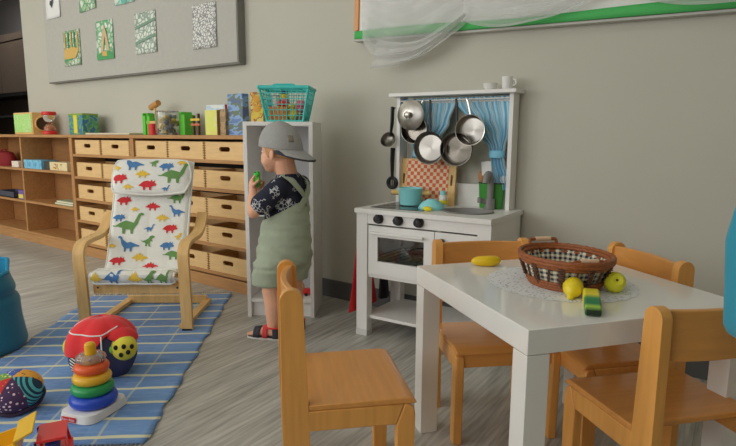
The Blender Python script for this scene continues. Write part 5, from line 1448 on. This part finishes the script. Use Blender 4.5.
limb(body, [SL, EL], [.040, .031]); limb(body, [EL, EL.lerp(WL, .35), WL], [.030, .031, .020])
limb(body, [SR_, ER], [.040, .031]); limb(body, [ER, ER.lerp(WR, .35), WR], [.030, .031, .020])
limb(body, [LHIP, LKN], [.068, .049]); limb(body, [LKN, LKN.lerp(LAN, .35) - F * .008, LAN], [.047, .046, .029])
limb(body, [RHIP, RKN], [.068, .049]); limb(body, [RKN, RKN.lerp(RAN, .35) - F * .008, RAN], [.047, .046, .029])
for an in (LAN, RAN):
    fd = Vector((-.97, .22, 0)).normalized(); sd = Vector((fd.y, -fd.x, 0)); g = Vector((an.x, an.y, 0))
    cap(body, g - fd * .022 + UP * .040, .027, g + fd * .055 + UP * .036, .025); cap(body, g + fd * .05 + UP * .034, .026, g + fd * .090 + UP * .029, .021)
    for i, q in enumerate((-.020, -.008, .003, .013, .022)):
        L_ = (.128, .126, .122, .116, .108)[i]; sgn = 1 if an is LAN else -1
        cap(body, g + fd * .09 + sd * q * sgn + UP * .027, .010 - .0009 * i, g + fd * L_ + sd * q * sgn + UP * .023, .009 - .0009 * i)
TOYC = Vector((-.070, -.010, .806))
def hand(wr, side, palm_c):
    """palm, four curled fingers of unequal length and a thumb from the side, closing on the toy"""
    d = (palm_c - wr).normalized(); tn = (TOYC - palm_c); tn = (tn - d * tn.dot(d)).normalized(); ax = d.cross(tn) * side
    cap(body, wr, .019, palm_c, .0195)
    R = Matrix((ax, d, tn)).transposed(); body.ell(palm_c + d * .004, (.024, .026, .0135), R)
    for i, (q, l) in enumerate(((-.0195, .040), (-.0065, .045), (.0065, .042), (.0190, .033))):
        a = palm_c + d * .020 + ax * q; k1 = a + (d * .8 + tn * .55).normalized() * l * .45; k2 = k1 + (tn * .95 + d * .1).normalized() * l * .36; k3 = k2 + (tn * .55 - d * .75).normalized() * l * .28
        limb(body, [a, k1, k2, k3], [.0078, .0072, .0066, .0058])
    a = palm_c - d * .010 - ax * .020; k1 = a + (-ax * .7 + d * .35 + tn * .7).normalized() * .018; k2 = k1 + (tn * .75 + d * .6 + ax * .1).normalized() * .017; k3 = k2 + (ax * .5 + d * .6 + tn * .3).normalized() * .011
    limb(body, [a, k1, k2, k3], [.0095, .0085, .0078, .0066])
hand(WL, 1, Vector((-.090, -.022, .790)))
hand(WR, -1, Vector((-.072, .040, .772)))
bd = remeshed(body, 'body', .0042, 5, bo, .5)
# eyes, lips tone, brows
for s in (-1, 1):
    b = MB().use(mat('eye_white', (214, 208, 200), .2)); b.ell(H(s * .030, .0765, -.012), (.0105, .010, .0068), FR, 14, 10); e = b.build('eye', bo)
    b = MB().use(mat('iris_brown', (60, 42, 32), .15)); b.ell(H(s * .030, .0835, -.014), (.0058, .0048, .0056), FR, 12, 8); b.build('iris', e)
    b = MB().use(mat('brow_hair', (150, 112, 80), .8)); b.tube([H(s * .018, .0880, .008), H(s * .030, .0865, .0105), H(s * .043, .0775, .006)], .0026, 6); b.build('eyebrow', bo)
b = MB().use(mat('lip', (196, 116, 104), .5)); b.tube([H(-.015, .0945, -.069), H(0, .0995, -.0678), H(.015, .0945, -.069)], .0032, 8); b.build('mouth', bo)
# short hair below the cap
HAIR = mat('light_brown_hair', (168, 128, 92), .8, var=.2, vscale=60, stretch=(3, 3, 1))
def hairf(u, v):
    a = -PI * .5 + PI * (1.24 * (u - .5)) ; z = .010 - .062 * v * (.75 + .25 * math.cos(a + PI / 2) ** 2)
    k = 1.035 - .035 * v
    r = math.sqrt(max(.05, 1 - (max(0, -(z - .012)) / .094) ** 2))
    return tuple(HC + F * -.006 + UP * z + RTB * (.0848 * k * r * math.cos(a)) + F * (.0985 * k * r * math.sin(a)))
b = MB().use(HAIR); b.grid(hairf, 40, 10); b.build('hair', bo, solid=.004)
# cap, worn backwards
HEA = mat('heather_grey', (134, 134, 132), .9, var=.08, vscale=120, bump=.1, bscale=260); DKC = mat('cap_dark', (52, 52, 56), .9)
CC = HC + F * -.006 + UP * .006
def capf(u, v):
    a = 2 * PI * u; th = PI / 2 * v
    seam = 1 - .012 * max(0, 1 - abs(((u * 6) % 1) - .5) * 0 - min((u * 6) % 1, 1 - (u * 6) % 1) * 18) * math.cos(th)
    r = math.cos(th) ** .97
    return tuple(CC + RTB * (.094 * r * seam * math.cos(a)) + F * (.112 * r * seam * math.sin(a)) + UP * (.128 * math.sin(th) + .010 * math.sin(a) * math.cos(th)))
cp = MB().use(HEA); cp.grid(capf, 72, 18, closed_u=True); cap_o = cp.build('cap', bo, solid=.004)
b = MB().use(HEA); b.tube([capf(i / 48, 0.02) for i in range(48)], .0045, 8, closed=True); b.ell(capf(0, 1.0), (.008, .008, .005)); b.build('cap_band', cap_o)
def brim(u, v):
    a = -PI / 2 + (u - .5) * PI * .86
    base = CC + RTB * (.094 * math.cos(a)) + F * (.112 * math.sin(a)) + UP * (.010 * math.sin(a))
    ext = (1 - abs(2 * u - 1) ** 2.4) * .078 * v
    x = (2 * u - 1)
    return tuple(base - F * ext + UP * (-.046 * v * (1 - abs(x) ** 2.4) - .016 * x * x * v))
b = MB().use(HEA); b.grid(brim, 30, 8); b.build('brim', cap_o, solid=.003)
b = MB().use(DKC); b.grid(lambda u, v: tuple(Vector(brim(u, v)) + UP * -.0062), 30, 8); b.build('brim_underside', cap_o, solid=.007)
b = MB().use(mat('cap_label', (120, 112, 100), .8)); b.grid(lambda u, v: tuple(Vector(capf(.64 + .05 * u, .20 + .16 * v)) * 1 - RTB * .0035 - F * .003), 6, 4); b.build('small_patch', cap_o, solid=.001)
# shirt
m_sh = mat('navy_print', (34, 36, 50), .9)
tc = N(m_sh, 'ShaderNodeTexCoord'); v1 = N(m_sh, 'ShaderNodeTexVoronoi', feature='DISTANCE_TO_EDGE'); v1.inputs['Scale'].default_value = 62; v2 = N(m_sh, 'ShaderNodeTexNoise'); v2.inputs['Scale'].default_value = 17; v2.inputs['Detail'].default_value = 1
L(m_sh, tc.outputs['Object'], v1.inputs['Vector']); L(m_sh, tc.outputs['Object'], v2.inputs['Vector'])
fac = math_node(m_sh, 'MULTIPLY', math_node(m_sh, 'LESS_THAN', v1.outputs['Distance'], .075), math_node(m_sh, 'GREATER_THAN', v2.outputs['Fac'], .53))
L(m_sh, mix_col(m_sh, math_node(m_sh, 'MULTIPLY', fac, .85), rgb(32, 34, 48), rgb(176, 178, 180)), bsdf(m_sh).inputs['Base Color'])
sh = MB().use(m_sh)
sh.ell((.088, .014, .768), (.108, .076, .064), FR); sh.ell((.088, .014, .69), (.100, .081, .105), FR); sh.ell((.068, .014, .60), (.112, .112, .12), FR); sh.ell((.086, .010, .822), (.074, .064, .034), FR)
cap(sh, SL, .050, SL.lerp(EL, .68), .054); cap(sh, SR_, .049, SR_.lerp(ER, .62), .050)
shirt = remeshed(sh, 'shirt', .0055, 5, bo)
# overalls: baggy shorts and waist cut on a slant that rises to the back
OV = mat('sage_linen', (134, 142, 124), .9, var=.05, vscale=14, bump=.25, bscale=34)
ov = MB().use(OV)
for z_, a_, c_, u_ in ((.66, .110, .108, .078), (.62, .118, .119, .072), (.58, .124, .127, .068), (.54, .130, .134, .064), (.50, .134, .139, .060), (.46, .137, .142, .056), (.42, .136, .141, .052)): ov.ell((u_, .012, z_), (a_, c_, .075), FR)
for hp, kn in ((LHIP, Vector((-.016, -.050, .30))), (RHIP, Vector((.075, .060, .30)))):
    ov.tube([hp + UP * -.0, hp.lerp(kn, .5), kn, kn - UP * .010], [.100, .100, .094, .084], 28)
    for j in range(5): ov.ell(hp.lerp(kn, .25 + .17 * j) + Vector((random.uniform(-.02, .02), random.uniform(-.02, .02), 0)), (.100 - .003 * j, .098 - .003 * j, .030), None, 16, 10)
o_ = remeshed(ov, 'overalls', .0055, 16, bo, .6)
bm = bmesh.new(); bm.from_mesh(o_.data)
bmesh.ops.bisect_plane(bm, geom=bm.verts[:] + bm.edges[:] + bm.faces[:], plane_co=(0, 0, .632), plane_no=Vector((-.50, .0, 1)).normalized(), clear_outer=True)
for v in bm.verts:                                   # folds of the loose cloth
    n = math.sin(v.co.z * 70 + 22 * v.co.x) * math.sin(v.co.y * 38 + v.co.z * 25)
    if v.co.z < .60: v.co += v.normal * .0035 * n
bm.to_mesh(o_.data); bm.free()
for p in o_.data.polygons: p.use_smooth = True
sd_ = o_.modifiers.new('Solidify', 'SOLIDIFY'); sd_.thickness = .004; sd_.offset = -1
# straps crossing on the back, laid on the shirt
def torso(a, z, k=.0):
    """surface of the shirt at angle a from the right side (a=-90 deg is the back)"""
    c = Vector((.087, .014, z)); q = max(.35, 1 - max(0, (z - .735) / .115) ** 2.6) ** .5
    return c + RTB * ((.106 + k) * q * math.cos(a)) + F * ((.086 + k) * q * math.sin(a))
for s in (-1, 1):
    pts = []
    for i in range(15):
        q = i / 14
        x = s * (-.050 + .112 * q)               # from one hip side across the spine to the other shoulder
        ang = -PI / 2 + x / .095 * 1.05
        pts.append(torso(ang, .660 + .150 * q, .008 + (.003 if s > 0 else 0)))
    top = torso(-PI / 2 + s * .062 / .095 * 1.05, .812, .008)
    pts += [SL.lerp(SR_, .5 + s * .30) + UP * .052 - F * .018, SL.lerp(SR_, .5 + s * .30) + UP * .056 + F * .015, torso(PI / 2 - s * .6, .74, .012), torso(PI / 2 - s * .5, .66, .014)]
    P = smooth_path(pts, 3); rings = []
    for i, p in enumerate(P):
        t = (P[min(i + 1, len(P) - 1)] - P[max(i - 1, 0)]).normalized(); n = (p - Vector((.087, .014, min(p.z, .70)))).normalized(); n = (n - t * n.dot(t)).normalized(); w = t.cross(n)
        rings.append([p + w * .016 + n * .001, p + n * .004, p - w * .016 + n * .001, p - w * .016 - n * .003, p + w * .016 - n * .003])
    b = MB().use(OV); b.ring_loft([[tuple(x) for x in r] for r in rings], True, True); b.build('strap', o_)
b = MB().use(OV); b.grid(lambda u, v: tuple(torso(PI / 2 + (.75 - .15 * v) * (1 - 2 * u), .56 + .185 * v, .034 * (1 - v) + .012)), 16, 12); b.build('bib', o_, solid=.005)
for s in (-1, 1):
    b = MB().use(mat('brass_button', (150, 130, 90), .4, metal=.8)); b.ell(torso(PI / 2 + s * .48, .728, .019), (.006, .006, .006), None, 10, 8); b.build('button', o_)
# sandals
SOLE = mat('sandal_sole', (176, 172, 164), .7); STR = mat('sandal_navy', (44, 46, 58), .7); STRR = mat('sandal_red', (176, 50, 54), .7)
for an in (LAN, RAN):
    fd = Vector((-.97, .22, 0)).normalized(); sd = Vector((fd.y, -fd.x, 0)); g = Vector((an.x, an.y, 0))
    out = [(-.055, .0), (-.048, .024), (-.02, .031), (.04, .031), (.085, .037), (.118, .032), (.138, .014), (.141, -.005), (.130, -.026), (.09, -.036), (.04, -.030), (-.02, -.031), (-.048, -.024)]
    b = MB().use(SOLE); b.prism(out, lambda a, c, d: tuple(g + fd * a + sd * c + UP * d), .0005, .012); sl_ = b.build('sandal', bo, bevel=.002)
    b = MB().use(STR); b.prism([(x * .97, y * .93) for x, y in out], lambda a, c, d: tuple(g + fd * a + sd * c + UP * d), .012, .016); b.build('footbed', sl_)
    def strap(x0, h, r, m, nm, lean=.0, w=.0105):
        b = MB().use(m); P = [g + fd * (x0 + lean * math.sin(PI * i / 12)) + sd * (r * math.cos(PI * i / 12)) + UP * (.014 + h * math.sin(PI * i / 12)) for i in range(13)]
        b.tube(P, w, 8, flat=.35, up=tuple(fd.cross(UP))); b.build(nm, sl_)
    def bandf(x0, x1, h0, h1, r, m, nm):
        b = MB().use(m); b.grid(lambda u, v: tuple(g + fd * (x0 + (x1 - x0) * v) + sd * (r * math.cos(PI * u)) + UP * (.012 + (h0 + (h1 - h0) * v) * max(0, math.sin(PI * u)) ** .7)), 16, 5); b.build(nm, sl_, solid=.003)
    bandf(.062, .096, .052, .046, .0345, STR, 'toe_strap'); bandf(.020, .046, .066, .058, .0325, STRR, 'instep_strap')
    b = MB().use(STR); b.grid(lambda u, v: tuple(g + fd * (-.010 - .043 * math.sin(PI * u)) + sd * (.034 * math.cos(PI * u)) + UP * (.012 + .050 * v)), 16, 5); b.build('heel_cup', sl_, solid=.003)
    b = MB().use(STRR); b.tube([g + fd * (-.006 + .043 * math.cos(2*PI*i/24)) + sd * (.036 * math.sin(2*PI*i/24)) + UP * .066 for i in range(24)], .009, 8, flat=.35, closed=True); b.build('ankle_strap', sl_)
# toy in his hands
ty = thing('toy_frog', 'small bright green toy held in the hands of the boy', 'toy', (-2.05, -.66, 0), math.radians(36.3))
TG = mat('bright_green', (60, 176, 58), .4)
b = MB().use(TG); b.ell(TOYC + Vector((0, -.006, .0)), (.021, .017, .034)); b.ell(TOYC + Vector((.004, -.012, .034)), (.016, .014, .014)); b.build('toy_body', ty)
b = MB().use(mat('dark_green_plastic', (30, 110, 44), .4)); b.ell(TOYC + Vector((-.004, -.025, .043)), (.004, .004, .004), None, 8, 6); b.ell(TOYC + Vector((.014, -.023, .043)), (.004, .004, .004), None, 8, 6); b.build('eyes', ty)
